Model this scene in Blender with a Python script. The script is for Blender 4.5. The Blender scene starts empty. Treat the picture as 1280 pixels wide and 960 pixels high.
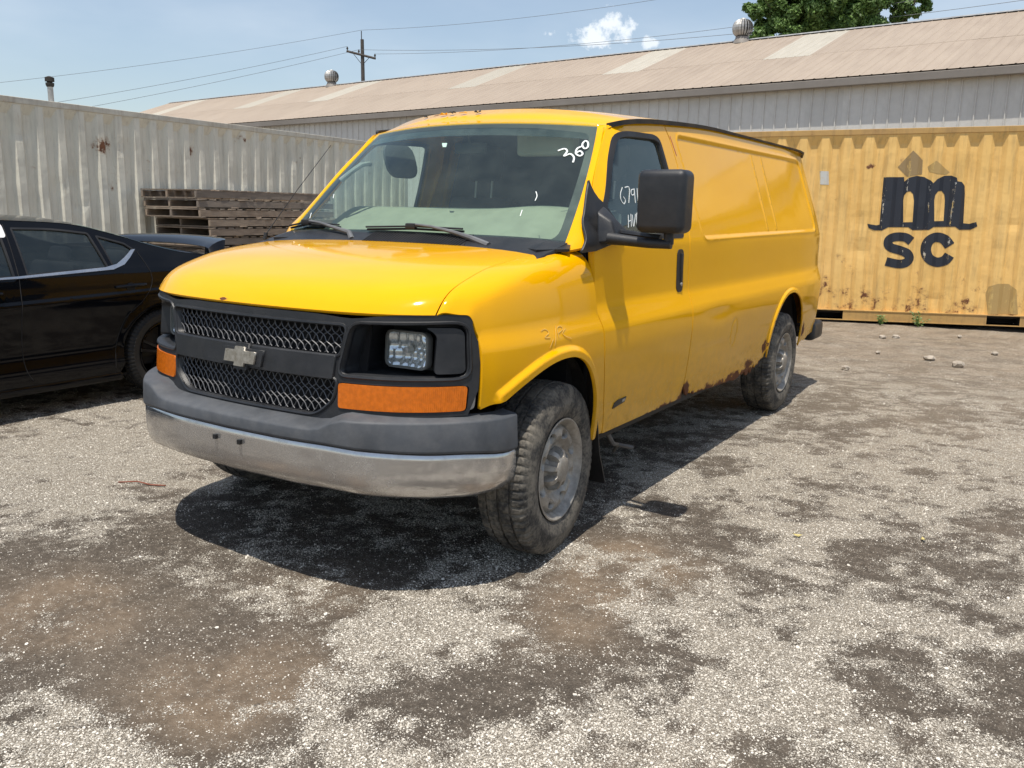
import bpy, bmesh, math, random
import numpy as np
from math import sin, cos, pi, radians, sqrt, atan2
from mathutils import Vector, Matrix
from mathutils.geometry import delaunay_2d_cdt
random.seed(7); RNG = np.random.default_rng(7)
SC = bpy.context.scene; COL = SC.collection

# ------------------------------------------------------------------ camera
def cam_basis(yaw, pitch, roll):
    f = Vector((sin(yaw)*cos(pitch), cos(yaw)*cos(pitch), sin(pitch)))
    r = Vector((cos(yaw), -sin(yaw), 0)); u = r.cross(f)
    return cos(roll)*r+sin(roll)*u, -sin(roll)*r+cos(roll)*u, f
CAM = Vector((2.70, -2.25, 1.456))
cr, cu, cf = cam_basis(radians(-32.42), radians(-11.38), radians(1.16))
cd = bpy.data.cameras.new('camera'); co = bpy.data.objects.new('camera', cd); COL.objects.link(co)
M = Matrix((cr, cu, -cf)).transposed().to_4x4(); M.translation = CAM
co.matrix_world = M
cd.sensor_width = 36; cd.lens = 1076/1280*36; cd.clip_start = .05; cd.clip_end = 3000
SC.camera = co
# ------------------------------------------------------------------ light
SUN = Vector((.065, -.285, 1)).normalized()
SC.view_settings.view_transform = 'Standard'; SC.view_settings.look = 'None'
SC.view_settings.exposure = 0.06; SC.view_settings.gamma = 1
world = bpy.data.worlds.new('World'); SC.world = world; world.use_nodes = True
nt = world.node_tree; nt.nodes.clear()
def N(nt, typ, **k):
    n = nt.nodes.new(typ)
    for a, b in k.items():
        if a == 'inp':
            for i, v in b.items(): n.inputs[i].default_value = v
        else: setattr(n, a, b)
    return n
out = N(nt, 'ShaderNodeOutputWorld'); bg = N(nt, 'ShaderNodeBackground'); bg.inputs[1].default_value = .122
sky = N(nt, 'ShaderNodeTexSky'); sky.sky_type = 'NISHITA'; sky.sun_disc = False
sky.sun_elevation = math.asin(SUN.z); sky.sun_rotation = atan2(SUN.x, SUN.y)
sky.air_density = 1.15; sky.dust_density = .9; sky.ozone_density = 2.2; sky.altitude = 100
tc = N(nt, 'ShaderNodeTexCoord')
# clouds: soft masks around directions, broken up by noise
def vmath(nt, op, a, b=None):
    n = N(nt, 'ShaderNodeVectorMath', operation=op); nt.links.new(a, n.inputs[0])
    if b is not None:
        if hasattr(b, 'links'): nt.links.new(b, n.inputs[1])
        else: n.inputs[1].default_value = b
    return n
def fm(nt, op, a, b=None, c=None, clamp=False):
    n = N(nt, 'ShaderNodeMath', operation=op, use_clamp=clamp)
    for i, v in enumerate((a, b, c)):
        if v is None: continue
        if hasattr(v, 'links'): nt.links.new(v, n.inputs[i])
        else: n.inputs[i].default_value = v
    return n.outputs[0]
def mrange(nt, v, a, b, c=0., d=1., smooth=True):
    n = N(nt, 'ShaderNodeMapRange', interpolation_type='SMOOTHSTEP' if smooth else 'LINEAR')
    nt.links.new(v, n.inputs[0])
    for i, x in zip((1, 2, 3, 4), (a, b, c, d)): n.inputs[i].default_value = x
    return n.outputs[0]
nz = N(nt, 'ShaderNodeTexNoise', inp={'Scale': 60., 'Detail': 8., 'Roughness': .62}); nt.links.new(tc.outputs['Generated'], nz.inputs['Vector'])
nz2 = N(nt, 'ShaderNodeTexNoise', inp={'Scale': 2.2, 'Detail': 5., 'Roughness': .55}); 
mp = N(nt, 'ShaderNodeMapping', inp={'Scale': (1., 1., 3.2)}); nt.links.new(tc.outputs['Generated'], mp.inputs[0]); nt.links.new(mp.outputs[0], nz2.inputs['Vector'])
cl = None
for d, sx, sz, amt in (((-.455, .871, .186), .040, .014, 1.), ((-.437, .880, .1965), .026, .015, 1.), ((-.406, .896, .1785), .026, .008, .9), ((-.475, .861, .1805), .02, .007, .7)):
    dv = vmath(nt, 'SUBTRACT', tc.outputs['Generated'], d)
    sc_ = vmath(nt, 'MULTIPLY', dv.outputs[0], (1/sx, .6/sx, 1/sz)); ln = vmath(nt, 'LENGTH', sc_.outputs[0])
    v = fm(nt, 'SUBTRACT', 1.25, ln.outputs['Value']); v = fm(nt, 'ADD', v, fm(nt, 'MULTIPLY', fm(nt, 'SUBTRACT', nz.outputs[0], .5), 3.4))
    v = fm(nt, 'MULTIPLY', mrange(nt, v, .15, 1.1), amt)
    cl = v if cl is None else fm(nt, 'MAXIMUM', cl, v)
haze = mrange(nt, nz2.outputs[0], .38, .75, .16, .42)
cl = fm(nt, 'MAXIMUM', cl, haze)
mx = N(nt, 'ShaderNodeMix', data_type='RGBA'); nt.links.new(cl, mx.inputs[0]); nt.links.new(sky.outputs[0], mx.inputs[6]); mx.inputs[7].default_value = (7.6, 8.1, 8.6, 1)
nt.links.new(mx.outputs[2], bg.inputs[0]); nt.links.new(bg.outputs[0], out.inputs[0])
sl = bpy.data.lights.new('sun', 'SUN'); so = bpy.data.objects.new('sun', sl); COL.objects.link(so)
sl.energy = 5.0; sl.angle = radians(.53); sl.color = (1., .935, .83)
so.rotation_euler = SUN.to_track_quat('Z', 'Y').to_euler(); so.location = (0, 0, 30)

# ------------------------------------------------------------------ helpers
def link(o, parent=None):
    COL.objects.link(o)
    if parent: o.parent = parent
    return o
def empty(name, loc=(0, 0, 0), rz=0., label=None, cat=None, group=None, parent=None):
    o = bpy.data.objects.new(name, None); o.empty_display_size = .2; o.location = loc; o.rotation_euler = (0, 0, rz)
    return tag(link(o, parent), label, cat, group)
def tag(o, label=None, cat=None, group=None, kind=None):
    if label: o['label'] = label
    if cat: o['category'] = cat
    if group: o['group'] = group
    if kind: o['kind'] = kind
    return o
def mesh(name, V, F, mat, parent=None, smooth=False, normals=None, mi=None):
    me = bpy.data.meshes.new(name); me.from_pydata([tuple(map(float, v)) for v in V], [], [tuple(map(int, f)) for f in F])
    mats = mat if isinstance(mat, (list, tuple)) else [mat]
    for m in mats: me.materials.append(m)
    if mi is not None: me.polygons.foreach_set('material_index', np.asarray(mi, dtype=np.int32))
    if smooth: me.polygons.foreach_set('use_smooth', np.ones(len(me.polygons), dtype=bool))
    if normals is not None: me.normals_split_custom_set_from_vertices([tuple(map(float, n)) for n in normals])
    me.update()
    return link(bpy.data.objects.new(name, me), parent)
class MB:
    def __init__(s): s.V = []; s.F = []
    def add(s, V, F):
        k = len(s.V); s.V += [tuple(v) for v in V]; s.F += [tuple(i+k for i in f) for f in F]; return s
    def box(s, a, b, T=None):
        V = [(x, y, z) for x in (a[0], b[0]) for y in (a[1], b[1]) for z in (a[2], b[2])]
        if T: V = [tuple(T @ Vector(v)) for v in V]
        return s.add(V, [(0, 1, 3, 2), (4, 6, 7, 5), (0, 4, 5, 1), (2, 3, 7, 6), (0, 2, 6, 4), (1, 5, 7, 3)])
    def tube(s, P, r, n=8, cap=True):
        P = [Vector(p) for p in P]; rr = r if hasattr(r, '__len__') else [r]*len(P); V = []; F = []
        ref = None
        for i, p in enumerate(P):
            t = (P[min(i+1, len(P)-1)]-P[max(i-1, 0)]).normalized()
            if ref is None: ref = Vector((0, 0, 1)) if abs(t.z) < .9 else Vector((1, 0, 0))
            a = t.cross(ref).normalized(); b = a.cross(t).normalized(); ref = b
            for k in range(n):
                w = 2*pi*k/n; V.append(p+a*cos(w)*rr[i]+b*sin(w)*rr[i])
        for i in range(len(P)-1):
            for k in range(n): F.append((i*n+k, i*n+(k+1) % n, (i+1)*n+(k+1) % n, (i+1)*n+k))
        if cap: F.append(tuple(range(n))); F.append(tuple(range((len(P)-1)*n, len(P)*n))[::-1])
        return s.add(V, F)
    def build(s, name, mat, parent=None, smooth=False, bevel=0, seg=2, angle=True):
        me = bpy.data.meshes.new(name); me.from_pydata(s.V, [], s.F)
        bm = bmesh.new(); bm.from_mesh(me)
        bmesh.ops.recalc_face_normals(bm, faces=bm.faces)
        if bevel: bmesh.ops.bevel(bm, geom=list(bm.edges), offset=bevel, segments=seg, profile=.5, affect='EDGES')
        if smooth:
            for f in bm.faces: f.smooth = True
            if angle:
                for e in bm.edges:
                    if len(e.link_faces) == 2 and e.calc_face_angle(0) > radians(38): e.smooth = False
        bm.to_mesh(me); bm.free()
        me.materials.append(mat); return link(bpy.data.objects.new(name, me), parent)
def rbox(name, a, b, mat, parent=None, bevel=.01, seg=3, T=None):
    return MB().box(a, b, T).build(name, mat, parent, True, bevel, seg)
def inpoly(P, loop):
    x, y = P[:, 0], P[:, 1]; c = np.zeros(len(P), bool); L = np.asarray(loop); n = len(L)
    for i in range(n):
        x1, y1 = L[i]; x2, y2 = L[(i+1) % n]
        if y1 == y2: continue
        m = ((y1 > y) != (y2 > y)) & (x < (x2-x1)*(y-y1)/(y2-y1)+x1); c ^= m
    return c
def resample(L, d, closed=True):
    L = [np.array(p, float) for p in L]; o = []
    m = len(L) if closed else len(L)-1
    for i in range(m):
        a, b = L[i], L[(i+1) % len(L)]; k = max(1, int(math.ceil(np.linalg.norm(b-a)/d)))
        for j in range(k): o.append(a+(b-a)*j/k)
    if not closed: o.append(L[-1])
    return np.array(o)
def smooth_loop(L, n=4, closed=True):
    """catmull-rom"""
    L = [np.array(p, float) for p in L]; o = []; m = len(L)
    rng_ = range(m) if closed else range(m-1)
    for i in rng_:
        if closed: p0, p1, p2, p3 = L[i-1], L[i], L[(i+1) % m], L[(i+2) % m]
        else: p0, p1, p2, p3 = L[max(i-1, 0)], L[i], L[i+1], L[min(i+2, m-1)]
        for j in range(n):
            t = j/n; o.append(.5*((2*p1)+(-p0+p2)*t+(2*p0-5*p1+4*p2-p3)*t*t+(-p0+3*p1-3*p2+p3)*t**3))
    if not closed: o.append(L[-1])
    return np.array(o)
def rrect(x0, y0, x1, y1, r, n=5):
    o = []
    for cx, cy, a in ((x1-r, y1-r, 0), (x0+r, y1-r, pi/2), (x0+r, y0+r, pi), (x1-r, y0+r, 3*pi/2)):
        for k in range(n+1): w = a+pi/2*k/n; o.append((cx+r*cos(w), cy+r*sin(w)))
    return np.array(o)
def rpoly(pts, r, n=4):
    """round corners of a polygon"""
    o = []; m = len(pts); rr = r if hasattr(r, '__len__') else [r]*m
    for i in range(m):
        a, b, c = (np.array(pts[(i+k) % m], float) for k in (-1, 0, 1))
        d1 = np.linalg.norm(a-b); d2 = np.linalg.norm(c-b); q = min(rr[i], d1*.45, d2*.45)
        if q <= 1e-6: o.append(b); continue
        p = b+(a-b)/d1*q; s = b+(c-b)/d2*q
        for k in range(n+1): t = k/n; o.append((1-t)**2*p+2*t*(1-t)*b+t*t*s)
    return np.array(o)
def cdt_fill(loops, res, extra=None, cons=None):
    """triangulated region (even-odd) -> points, tris"""
    allp = np.vstack(loops); lo = allp.min(0); hi = allp.max(0)
    pts = []; edges = []
    for L in loops:
        k = len(pts); m = len(L); pts += [tuple(p) for p in L]; edges += [(k+i, k+(i+1) % m) for i in range(m)]
    if cons:
        for L in cons:
            k = len(pts); pts += [tuple(p) for p in L]; edges += [(k+i, k+i+1) for i in range(len(L)-1)]
    bnd = np.array(pts)
    if res:
        gx = np.arange(lo[0]+res*.5, hi[0], res); gy = np.arange(lo[1]+res*.5, hi[1], res)
        G = np.array([(x+(.5*res if j % 2 else 0), y) for j, y in enumerate(gy) for x in gx])
        if extra is not None and len(extra): G = np.vstack([G, extra]) if len(G) else np.array(extra)
        ins = np.zeros(len(G), bool)
        for L in loops: ins ^= inpoly(G, L)
        G = G[ins]
        if len(G):
            D = np.full(len(G), 1e9)
            for i in range(0, len(bnd), 200): D = np.minimum(D, (((G[:, None, :]-bnd[None, i:i+200, :])**2).sum(2)).min(1))
            G = G[D > (res*.45)**2]; pts += [tuple(p) for p in G]
    r = delaunay_2d_cdt([Vector(p) for p in pts], edges, [], 0, 1e-6)
    P = np.array([tuple(v) for v in r[0]]); T = np.array([f for f in r[2] if len(f) == 3])
    C = P[T].mean(1); ins = np.zeros(len(C), bool)
    for L in loops: ins ^= inpoly(C, L)
    T = T[ins]
    a, b, c = P[T[:, 0]], P[T[:, 1]], P[T[:, 2]]
    ar = (b[:, 0]-a[:, 0])*(c[:, 1]-a[:, 1])-(b[:, 1]-a[:, 1])*(c[:, 0]-a[:, 0])
    T = T[np.abs(ar) > 1e-9]; ar = ar[np.abs(ar) > 1e-9]
    T[ar < 0] = T[ar < 0][:, ::-1]
    return P, T
def fnormal(fmap, P, flip=1, h=2e-3):
    a, b = P[:, 0], P[:, 1]
    du = fmap(a+h, b)-fmap(a-h, b); dv = fmap(a, b+h)-fmap(a, b-h)
    n = np.cross(du, dv)*flip; n /= np.maximum(np.linalg.norm(n, axis=1, keepdims=True), 1e-12)
    return n
def panel(name, loops, fmap, res, mat, parent, thick=.02, flip=1, mirror=False, edge=None, extra=None, cons=None, inner_mat=None):
    """curved sheet-metal panel with a return flange. fmap(a,b)->Nx3; flip=+1 when cross(du,dv) points outward"""
    loops = [resample(L, edge or res) for L in loops]
    P, T = cdt_fill(loops, res, extra, cons)
    X = fmap(P[:, 0], P[:, 1]); n = fnormal(fmap, P, flip)
    F = [tuple(t) for t in (T if flip > 0 else T[:, ::-1])]
    from collections import Counter
    cnt = {}
    for f in F:
        for i in range(3):
            e = (f[i], f[(i+1) % 3]); k = (min(e), max(e)); cnt.setdefault(k, []).append(e)
    be = [v[0] for v in cnt.values() if len(v) == 1]
    V = list(X); NN = list(n); nf = len(F); mi = [0]*nf
    if thick:
        # edge-outward directions
        outd = {}
        for a, b in be:
            t = X[b]-X[a]; o = np.cross(t, (n[a]+n[b])*.5); o /= max(np.linalg.norm(o), 1e-9)
            for q in (a, b): outd[q] = outd.get(q, 0)+o
        idx = {}
        for q, o in outd.items():
            o = o/max(np.linalg.norm(o), 1e-9); idx[q] = len(V)
            V.append(X[q]); NN.append((o*.75+n[q]*.66)); V.append(X[q]-n[q]*thick); NN.append(o)
        for a, b in be:
            F.append((b, a, idx[a], idx[b]) if False else (a, idx[a]+1-1, idx[b], b)) if False else None
            F.append((idx[b], idx[a], idx[a]+1, idx[b]+1)); mi.append(1 if inner_mat else 0)
    V = np.array(V); NN = np.array(NN); NN /= np.maximum(np.linalg.norm(NN, axis=1, keepdims=True), 1e-9)
    if mirror: V[:, 0] *= -1; NN[:, 0] *= -1; F = [f[::-1] for f in F]
    used = np.zeros(len(V), bool)
    for f in F: used[list(f)] = True
    rm = np.cumsum(used)-1; F = [tuple(rm[list(f)]) for f in F]
    return mesh(name, V[used], F, [mat, inner_mat] if inner_mat else mat, parent, True, NN[used], mi if inner_mat else None)
def interp(xs, ys):
    """monotone smooth interpolation (pchip)"""
    xs = np.array(xs, float); ys = np.array(ys, float); h = np.diff(xs); d = np.diff(ys)/h; m = np.zeros(len(xs))
    for i in range(1, len(xs)-1):
        if d[i-1]*d[i] > 0: w1 = 2*h[i]+h[i-1]; w2 = h[i]+2*h[i-1]; m[i] = (w1+w2)/(w1/d[i-1]+w2/d[i])
    m[0] = d[0]; m[-1] = d[-1]
    def f(x):
        x = np.asarray(x, float); i = np.clip(np.searchsorted(xs, x)-1, 0, len(h)-1); t = (x-xs[i])/h[i]
        r = ((1+2*t)*(1-t)**2*ys[i]+t*(1-t)**2*h[i]*m[i]+t*t*(3-2*t)*ys[i+1]+t*t*(t-1)*h[i]*m[i+1])
        r = np.where(x < xs[0], ys[0]+m[0]*(x-xs[0]), r); return np.where(x > xs[-1], ys[-1]+m[-1]*(x-xs[-1]), r)
    return f
def sstep(x, a, b):
    t = np.clip((x-a)/(b-a), 0, 1); return t*t*(3-2*t)
def pl_dist(a, b, L, closed=False):
    P = np.stack([a, b], -1); D = np.full(a.shape, 1e9); L = np.asarray(L); m = len(L) if closed else len(L)-1
    for i in range(m):
        p = L[i]; q = L[(i+1) % len(L)]; v = q-p; t = np.clip(((P-p)@v)/max(v@v, 1e-12), 0, 1)
        D = np.minimum(D, np.linalg.norm(P-(p+t[..., None]*v), axis=-1))
    return D
def grid(name, fn, nu, nv, mat, parent, smooth=True, closed_u=False, thick=0):
    V = []; F = []
    for i in range(nu+1):
        for j in range(nv+1): V.append(fn(i/nu, j/nv))
    for i in range(nu):
        for j in range(nv): a = i*(nv+1)+j; F.append((a, a+nv+1, a+nv+2, a+1))
    m = MB().add(V, F)
    o = m.build(name, mat, parent, smooth)
    if thick:
        s = o.modifiers.new('s', 'SOLIDIFY'); s.thickness = thick; s.offset = -1
    return o
def lathe(m, prof, c, axis='x', n=48, rf=None, cap=False):
    """prof: list (along, radius)"""
    V = []; F = []; k = len(prof)
    for i in range(n):
        w = 2*pi*i/n
        for j, (a, r) in enumerate(prof):
            if rf: a, r = rf(i, j, a, r)
            p = {'x': (a, r*cos(w), r*sin(w)), 'z': (r*cos(w), r*sin(w), a), 'y': (r*cos(w), a, r*sin(w))}[axis]
            V.append((c[0]+p[0], c[1]+p[1], c[2]+p[2]))
    for i in range(n):
        for j in range(k-1): F.append((i*k+j, ((i+1) % n)*k+j, ((i+1) % n)*k+j+1, i*k+j+1))
    if cap: F.append(tuple(i*k for i in range(n))); F.append(tuple(i*k+k-1 for i in range(n)))
    return m.add(V, F)
def sweep(name, path, prof, mat, parent, smooth=True, close_ends=True, flat=False):
    """path: list (x,y,nx,ny); prof(i)-> list of (off,z)"""
    V = []; F = []
    for i, (x, y, nx, ny) in enumerate(path):
        pr = prof(i)
        for o, z in pr: V.append((x+nx*o, y+ny*o, z))
    k = len(pr)
    for i in range(len(path)-1):
        for j in range(k-1): F.append((i*k+j, i*k+j+1, (i+1)*k+j+1, (i+1)*k+j))
        F.append((i*k+k-1, i*k, (i+1)*k, (i+1)*k+k-1))
    if close_ends: F.append(tuple(range(k))); F.append(tuple((len(path)-1)*k+j for j in range(k))[::-1])
    return MB().add(V, F).build(name, mat, parent, smooth)

# ------------------------------------------------------------------ materials
def newmat(name):
    m = bpy.data.materials.new(name); m.use_nodes = True; nt = m.node_tree; nt.nodes.clear()
    o = N(nt, 'ShaderNodeOutputMaterial'); b = N(nt, 'ShaderNodeBsdfPrincipled'); nt.links.new(b.outputs[0], o.inputs[0])
    return m, nt, b
def rgb(c): return (c[0], c[1], c[2], 1)
def mixc(nt, f, a, b, mode='MIX'):
    m = N(nt, 'ShaderNodeMix', data_type='RGBA', blend_type=mode)
    if hasattr(f, 'links'): nt.links.new(f, m.inputs[0])
    else: m.inputs[0].default_value = f
    for i, v in ((6, a), (7, b)):
        if hasattr(v, 'links'): nt.links.new(v, m.inputs[i])
        else: m.inputs[i].default_value = rgb(v)
    return m.outputs[2]
def noise(nt, vec, scale, detail=4, rough=.5, dist=0):
    n = N(nt, 'ShaderNodeTexNoise', inp={'Scale': scale, 'Detail': detail, 'Roughness': rough, 'Distortion': dist})
    nt.links.new(vec, n.inputs['Vector']); return n.outputs[0]
def pos(nt, scale=None, obj=True):
    t = N(nt, 'ShaderNodeTexCoord'); v = t.outputs['Object'] if obj else N(nt, 'ShaderNodeNewGeometry').outputs['Position']
    if scale:
        m = N(nt, 'ShaderNodeMapping', inp={'Scale': scale}); nt.links.new(v, m.inputs[0]); v = m.outputs[0]
    return v
def bump(nt, b, h, strength=.3, dist=.01):
    n = N(nt, 'ShaderNodeBump', inp={'Strength': strength, 'Distance': dist}); nt.links.new(h, n.inputs['Height']); nt.links.new(n.outputs[0], b.inputs['Normal']); return n
def simple(name, c, rough=.5, metal=0., var=.25, vs=8., rvar=.15, bmp=0., bs=200., coat=0., spec=.5, dust=None, dustc=(.3, .26, .2), obj=True):
    m, nt, b = newmat(name); v = pos(nt, obj=obj)
    n = noise(nt, v, vs, 6, .6)
    col = mixc(nt, mrange(nt, n, .3, .7), tuple(x*(1-var) for x in c), tuple(min(1, x*(1+var*.6)) for x in c))
    if dust:
        nd = noise(nt, v, 14., 8, .7); f = fm(nt, 'MULTIPLY', mrange(nt, nd, .35, .75), dust); col = mixc(nt, f, col, dustc)
    nt.links.new(col, b.inputs['Base Color'])
    nt.links.new(mrange(nt, n, .2, .8, max(0, rough-rvar), min(1, rough+rvar)), b.inputs['Roughness'])
    b.inputs['Metallic'].default_value = metal; b.inputs['Coat Weight'].default_value = coat; b.inputs['Specular IOR Level'].default_value = spec
    if bmp: bump(nt, b, noise(nt, v, bs, 3, .6), bmp, .003)
    return m
def sepz(nt, v):
    s = N(nt, 'ShaderNodeSeparateXYZ'); nt.links.new(v, s.inputs[0]); return s.outputs

def van_paint():
    m, nt, b = newmat('yellow_van_paint'); v = pos(nt); s = sepz(nt, v)
    n1 = noise(nt, v, 1.6, 6, .6); n2 = noise(nt, v, 22., 8, .7)
    base = mixc(nt, mrange(nt, n1, .3, .75), (.80, .395, .0010), (.83, .42, .0015))
    # road grime on the lower body, darkened further to paint in shade there
    low = mrange(nt, s[2], .95, .40, 0, 1)
    film_shade = fm(nt, 'MULTIPLY', low, mrange(nt, n2, .25, .8, .15, .6))
    base = mixc(nt, film_shade, base, (.22, .13, .02))
    # fine scratches / chalk dust streaks
    vs = pos(nt, (1.2, 1.2, 14.)); n3 = noise(nt, vs, 9., 5, .7)
    # rust: sill behind the door, rear arch, roof front lip, hood lip
    n4 = noise(nt, v, 9., 8, .72); n5 = noise(nt, v, 45., 4, .6)
    nn = fm(nt, 'ADD', fm(nt, 'MULTIPLY', n4, .8), fm(nt, 'MULTIPLY', n5, .2))
    zs = mrange(nt, s[2], .52, .40, 0, .36); ym = fm(nt, 'MULTIPLY', mrange(nt, s[1], 1.2, 2.1), mrange(nt, s[1], 5.6, 4.6, .3, 1))
    sill = fm(nt, 'MULTIPLY', zs, ym)
    def spot(c, r, a):
        dv = vmath(nt, 'SUBTRACT', v, c); dv = vmath(nt, 'MULTIPLY', dv.outputs[0], tuple(1/x for x in r)); l = vmath(nt, 'LENGTH', dv.outputs[0])
        return mrange(nt, l.outputs['Value'], 1., .0, 0, a)
    acc = sill
    for c, r, a in (((.97, 2.33, .46), (.3, .13, .14), .42), ((.98, 3.50, .46), (.3, .28, .10), .34), ((.98, 3.80, .55), (.3, .12, .10), .34), ((.95, 4.85, .55), (.3, .12, .14), .36),
                    ((-.30, 1.68, 1.97), (.20, .07, .05), .22), ((0.02, 1.62, 1.95), (.1, .05, .05), .2), ((-.14, .07, 1.085), (.055, .07, .014), .5), ((.93, 1.9, 1.86), (.2, .1, .04), .1)):
        acc = fm(nt, 'MAXIMUM', acc, spot(c, r, a))
    rv = fm(nt, 'ADD', nn, acc); rust = mrange(nt, rv, .735, .765); halo = mrange(nt, rv, .68, .75)
    rc = mixc(nt, n5, (.045, .018, .010), (.20, .07, .025))
    base = mixc(nt, fm(nt, 'MULTIPLY', halo, .45), base, (.45, .20, .03)); base = mixc(nt, rust, base, rc)
    nt.links.new(base, b.inputs['Base Color'])
    rough = fm(nt, 'MAXIMUM', fm(nt, 'ADD', mrange(nt, n2, .2, .8, .045, .11), fm(nt, 'MULTIPLY', film_shade, .5)), fm(nt, 'MULTIPLY', rust, .85))
    nt.links.new(rough, b.inputs['Roughness']); b.inputs['Specular IOR Level'].default_value = .30
    h = fm(nt, 'ADD', fm(nt, 'MULTIPLY', noise(nt, v, 2.6, 2, .5), .9), fm(nt, 'MULTIPLY', rust, fm(nt, 'MULTIPLY', n5, .6)))
    bump(nt, b, h, .28, .006)
    return m
PAINT = van_paint()
def rusty_paint(name, base, base2, rustamt=.0, dirt=(.25, .18, .1), streak=.5, rough=.55, zlow=None, patches=(), marks=None):
    m, nt, b = newmat(name); v = pos(nt)
    vz = pos(nt, (6., 6., .7)); n1 = noise(nt, v, 1.1, 6, .6); n2 = noise(nt, vz, 3., 7, .65); n3 = noise(nt, v, 5.5, 10, .72); n4 = noise(nt, v, 40., 4, .6)
    col = mixc(nt, mrange(nt, n1, .3, .7), base, base2)
    col = mixc(nt, fm(nt, 'MULTIPLY', mrange(nt, n2, .45, .75), streak), col, dirt)
    s = sepz(nt, v)
    acc = rustamt
    if zlow: acc = fm(nt, 'ADD', mrange(nt, s[2], zlow[0], zlow[1], 0, zlow[2]), rustamt)
    for c, r, a in patches:
        dv = vmath(nt, 'SUBTRACT', v, c); dv = vmath(nt, 'MULTIPLY', dv.outputs[0], tuple(1/x for x in r)); l = vmath(nt, 'LENGTH', dv.outputs[0])
        acc = fm(nt, 'MAXIMUM', acc, mrange(nt, l.outputs['Value'], 1., 0., 0, a))
    rv = fm(nt, 'ADD', n3, acc); rust = mrange(nt, rv, .70, .76); halo = mrange(nt, rv, .62, .74)
    rc = mixc(nt, n4, (.06, .022, .012), (.24, .09, .035))
    # streaks below rust
    vs = pos(nt, (10., 10., .55)); n5 = noise(nt, vs, 2.2, 5, .6)
    col = mixc(nt, fm(nt, 'MULTIPLY', mrange(nt, n5, .62, .78), .35), col, (.30, .15, .06))
    col = mixc(nt, fm(nt, 'MULTIPLY', halo, .5), col, (.33, .17, .07)); col = mixc(nt, rust, col, rc)
    nt.links.new(col, b.inputs['Base Color']); nt.links.new(mrange(nt, n3, .3, .8, rough-.08, rough+.2), b.inputs['Roughness'])
    h = fm(nt, 'ADD', fm(nt, 'MULTIPLY', noise(nt, v, 3.5, 3, .5), 1.), fm(nt, 'MULTIPLY', rust, .15)); bump(nt, b, h, .45, .03)
    return m
YCON = rusty_paint('faded_yellow_container_paint', (.78, .49, .155), (.84, .545, .19), .01, (.36, .24, .10), .5, .6, (.85, .22, .14),
   [((5.5, -.03, .45), (.3, .3, .35), .25), ((6.1, -.03, .40), (.3, .3, .2), .23), ((7.0, -.03, .4), (.35, .3, .2), .2), ((7.35, -.03, .33), (.2, .3, .14), .2), ((8.15, -.03, 2.25), (.14, .3, .14), .2), ((6.42, -.03, 2.2), (.1, .3, .14), .27), ((6.05, -.03, 2.15), (.12, .3, .1), .25), ((5.75, -.03, .9), (.2, .2, .2), .21), ((5.35, -.03, .9), (.1, .2, .3), .23)])
GCON = rusty_paint('weathered_grey_container_paint', (.66, .63, .53), (.74, .71, .60), -.03, (.27, .25, .21), .35, .6, None,
   [((7.35, 0, 2.2), (.35, .3, .25), .22), ((7.5, 0, 1.75), (.14, .3, .6), .22), ((10.4, 0, 2.66), (1.2, .3, .06), .2), ((8.9, 0, 2.25), (.12, .3, .3), .17), ((8.35, 0, 1.95), (.2, .3, .12), .16), ((9.9, 0, 2.5), (.4, .3, .12), .18), ((11.2, 0, 2.2), (.2, .2, .2), .12)])
RAILY = rusty_paint('rusty_yellow_rail', (.50, .31, .10), (.42, .26, .10), .06, (.2, .12, .06), .5, .65)
RAILG = rusty_paint('rusty_pale_grey_rail', (.55, .54, .48), (.46, .42, .34), .05, (.2, .14, .09), .4, .65)
DARK = simple('dark_void_black', (.008, .008, .009), .9, var=.2)
PLAST = simple('faded_black_plastic', (.014, .0155, .019), .45, var=.25, vs=6., bmp=.25, bs=500., dust=.07, dustc=(.18, .17, .16))
BUMPP = simple('grey_weathered_bumper_plastic', (.060, .066, .076), .6, var=.25, vs=5., bmp=.3, bs=420., dust=.18, dustc=(.22, .215, .21))
SEAL = simple('black_rubber_seal', (.012, .012, .013), .55, var=.2, bmp=.1)
def chrome_dull():
    m, nt, b = newmat('dirty_chrome'); v = pos(nt); n = noise(nt, v, 7., 9, .72); n2 = noise(nt, v, 70., 4, .7)
    d = mrange(nt, n, .40, .75, .10, .62)
    nt.links.new(mixc(nt, d, (.62, .61, .60), (.36, .33, .29)), b.inputs['Base Color'])
    nt.links.new(mrange(nt, d, 0, 1, .85, .45), b.inputs['Metallic']); nt.links.new(mrange(nt, n, .3, .7, .08, .30), b.inputs['Roughness'])
    bump(nt, b, noise(nt, v, 3., 2), .10, .01); return m
CHROME = chrome_dull()
GRIL = simple('grey_grille_mesh', (.13, .13, .135), .5, .3, .2)
BADGE = simple('tarnished_silver_badge', (.42, .39, .34), .38, .8, .25, 60.)
def lens(name, c, rough=.08, tr=.6):
    m, nt, b = newmat(name); v = pos(nt); n = noise(nt, v, 60., 4)
    nt.links.new(mixc(nt, mrange(nt, n, .3, .7), tuple(x*.8 for x in c), c), b.inputs['Base Color']); b.inputs['Roughness'].default_value = rough
    b.inputs['Transmission Weight'].default_value = tr; b.inputs['IOR'].default_value = 1.45
    w = N(nt, 'ShaderNodeTexWave', inp={'Scale': 60., 'Distortion': 0.}); w.bands_direction = 'X'; nt.links.new(v, w.inputs[0]); bump(nt, b, w.outputs[1], .25, .003)
    return m
AMBER = lens('amber_lens', (.85, .20, .012), .18, .25)
REDL = lens('red_lens', (.45, .02, .015), .15, .2)
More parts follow.
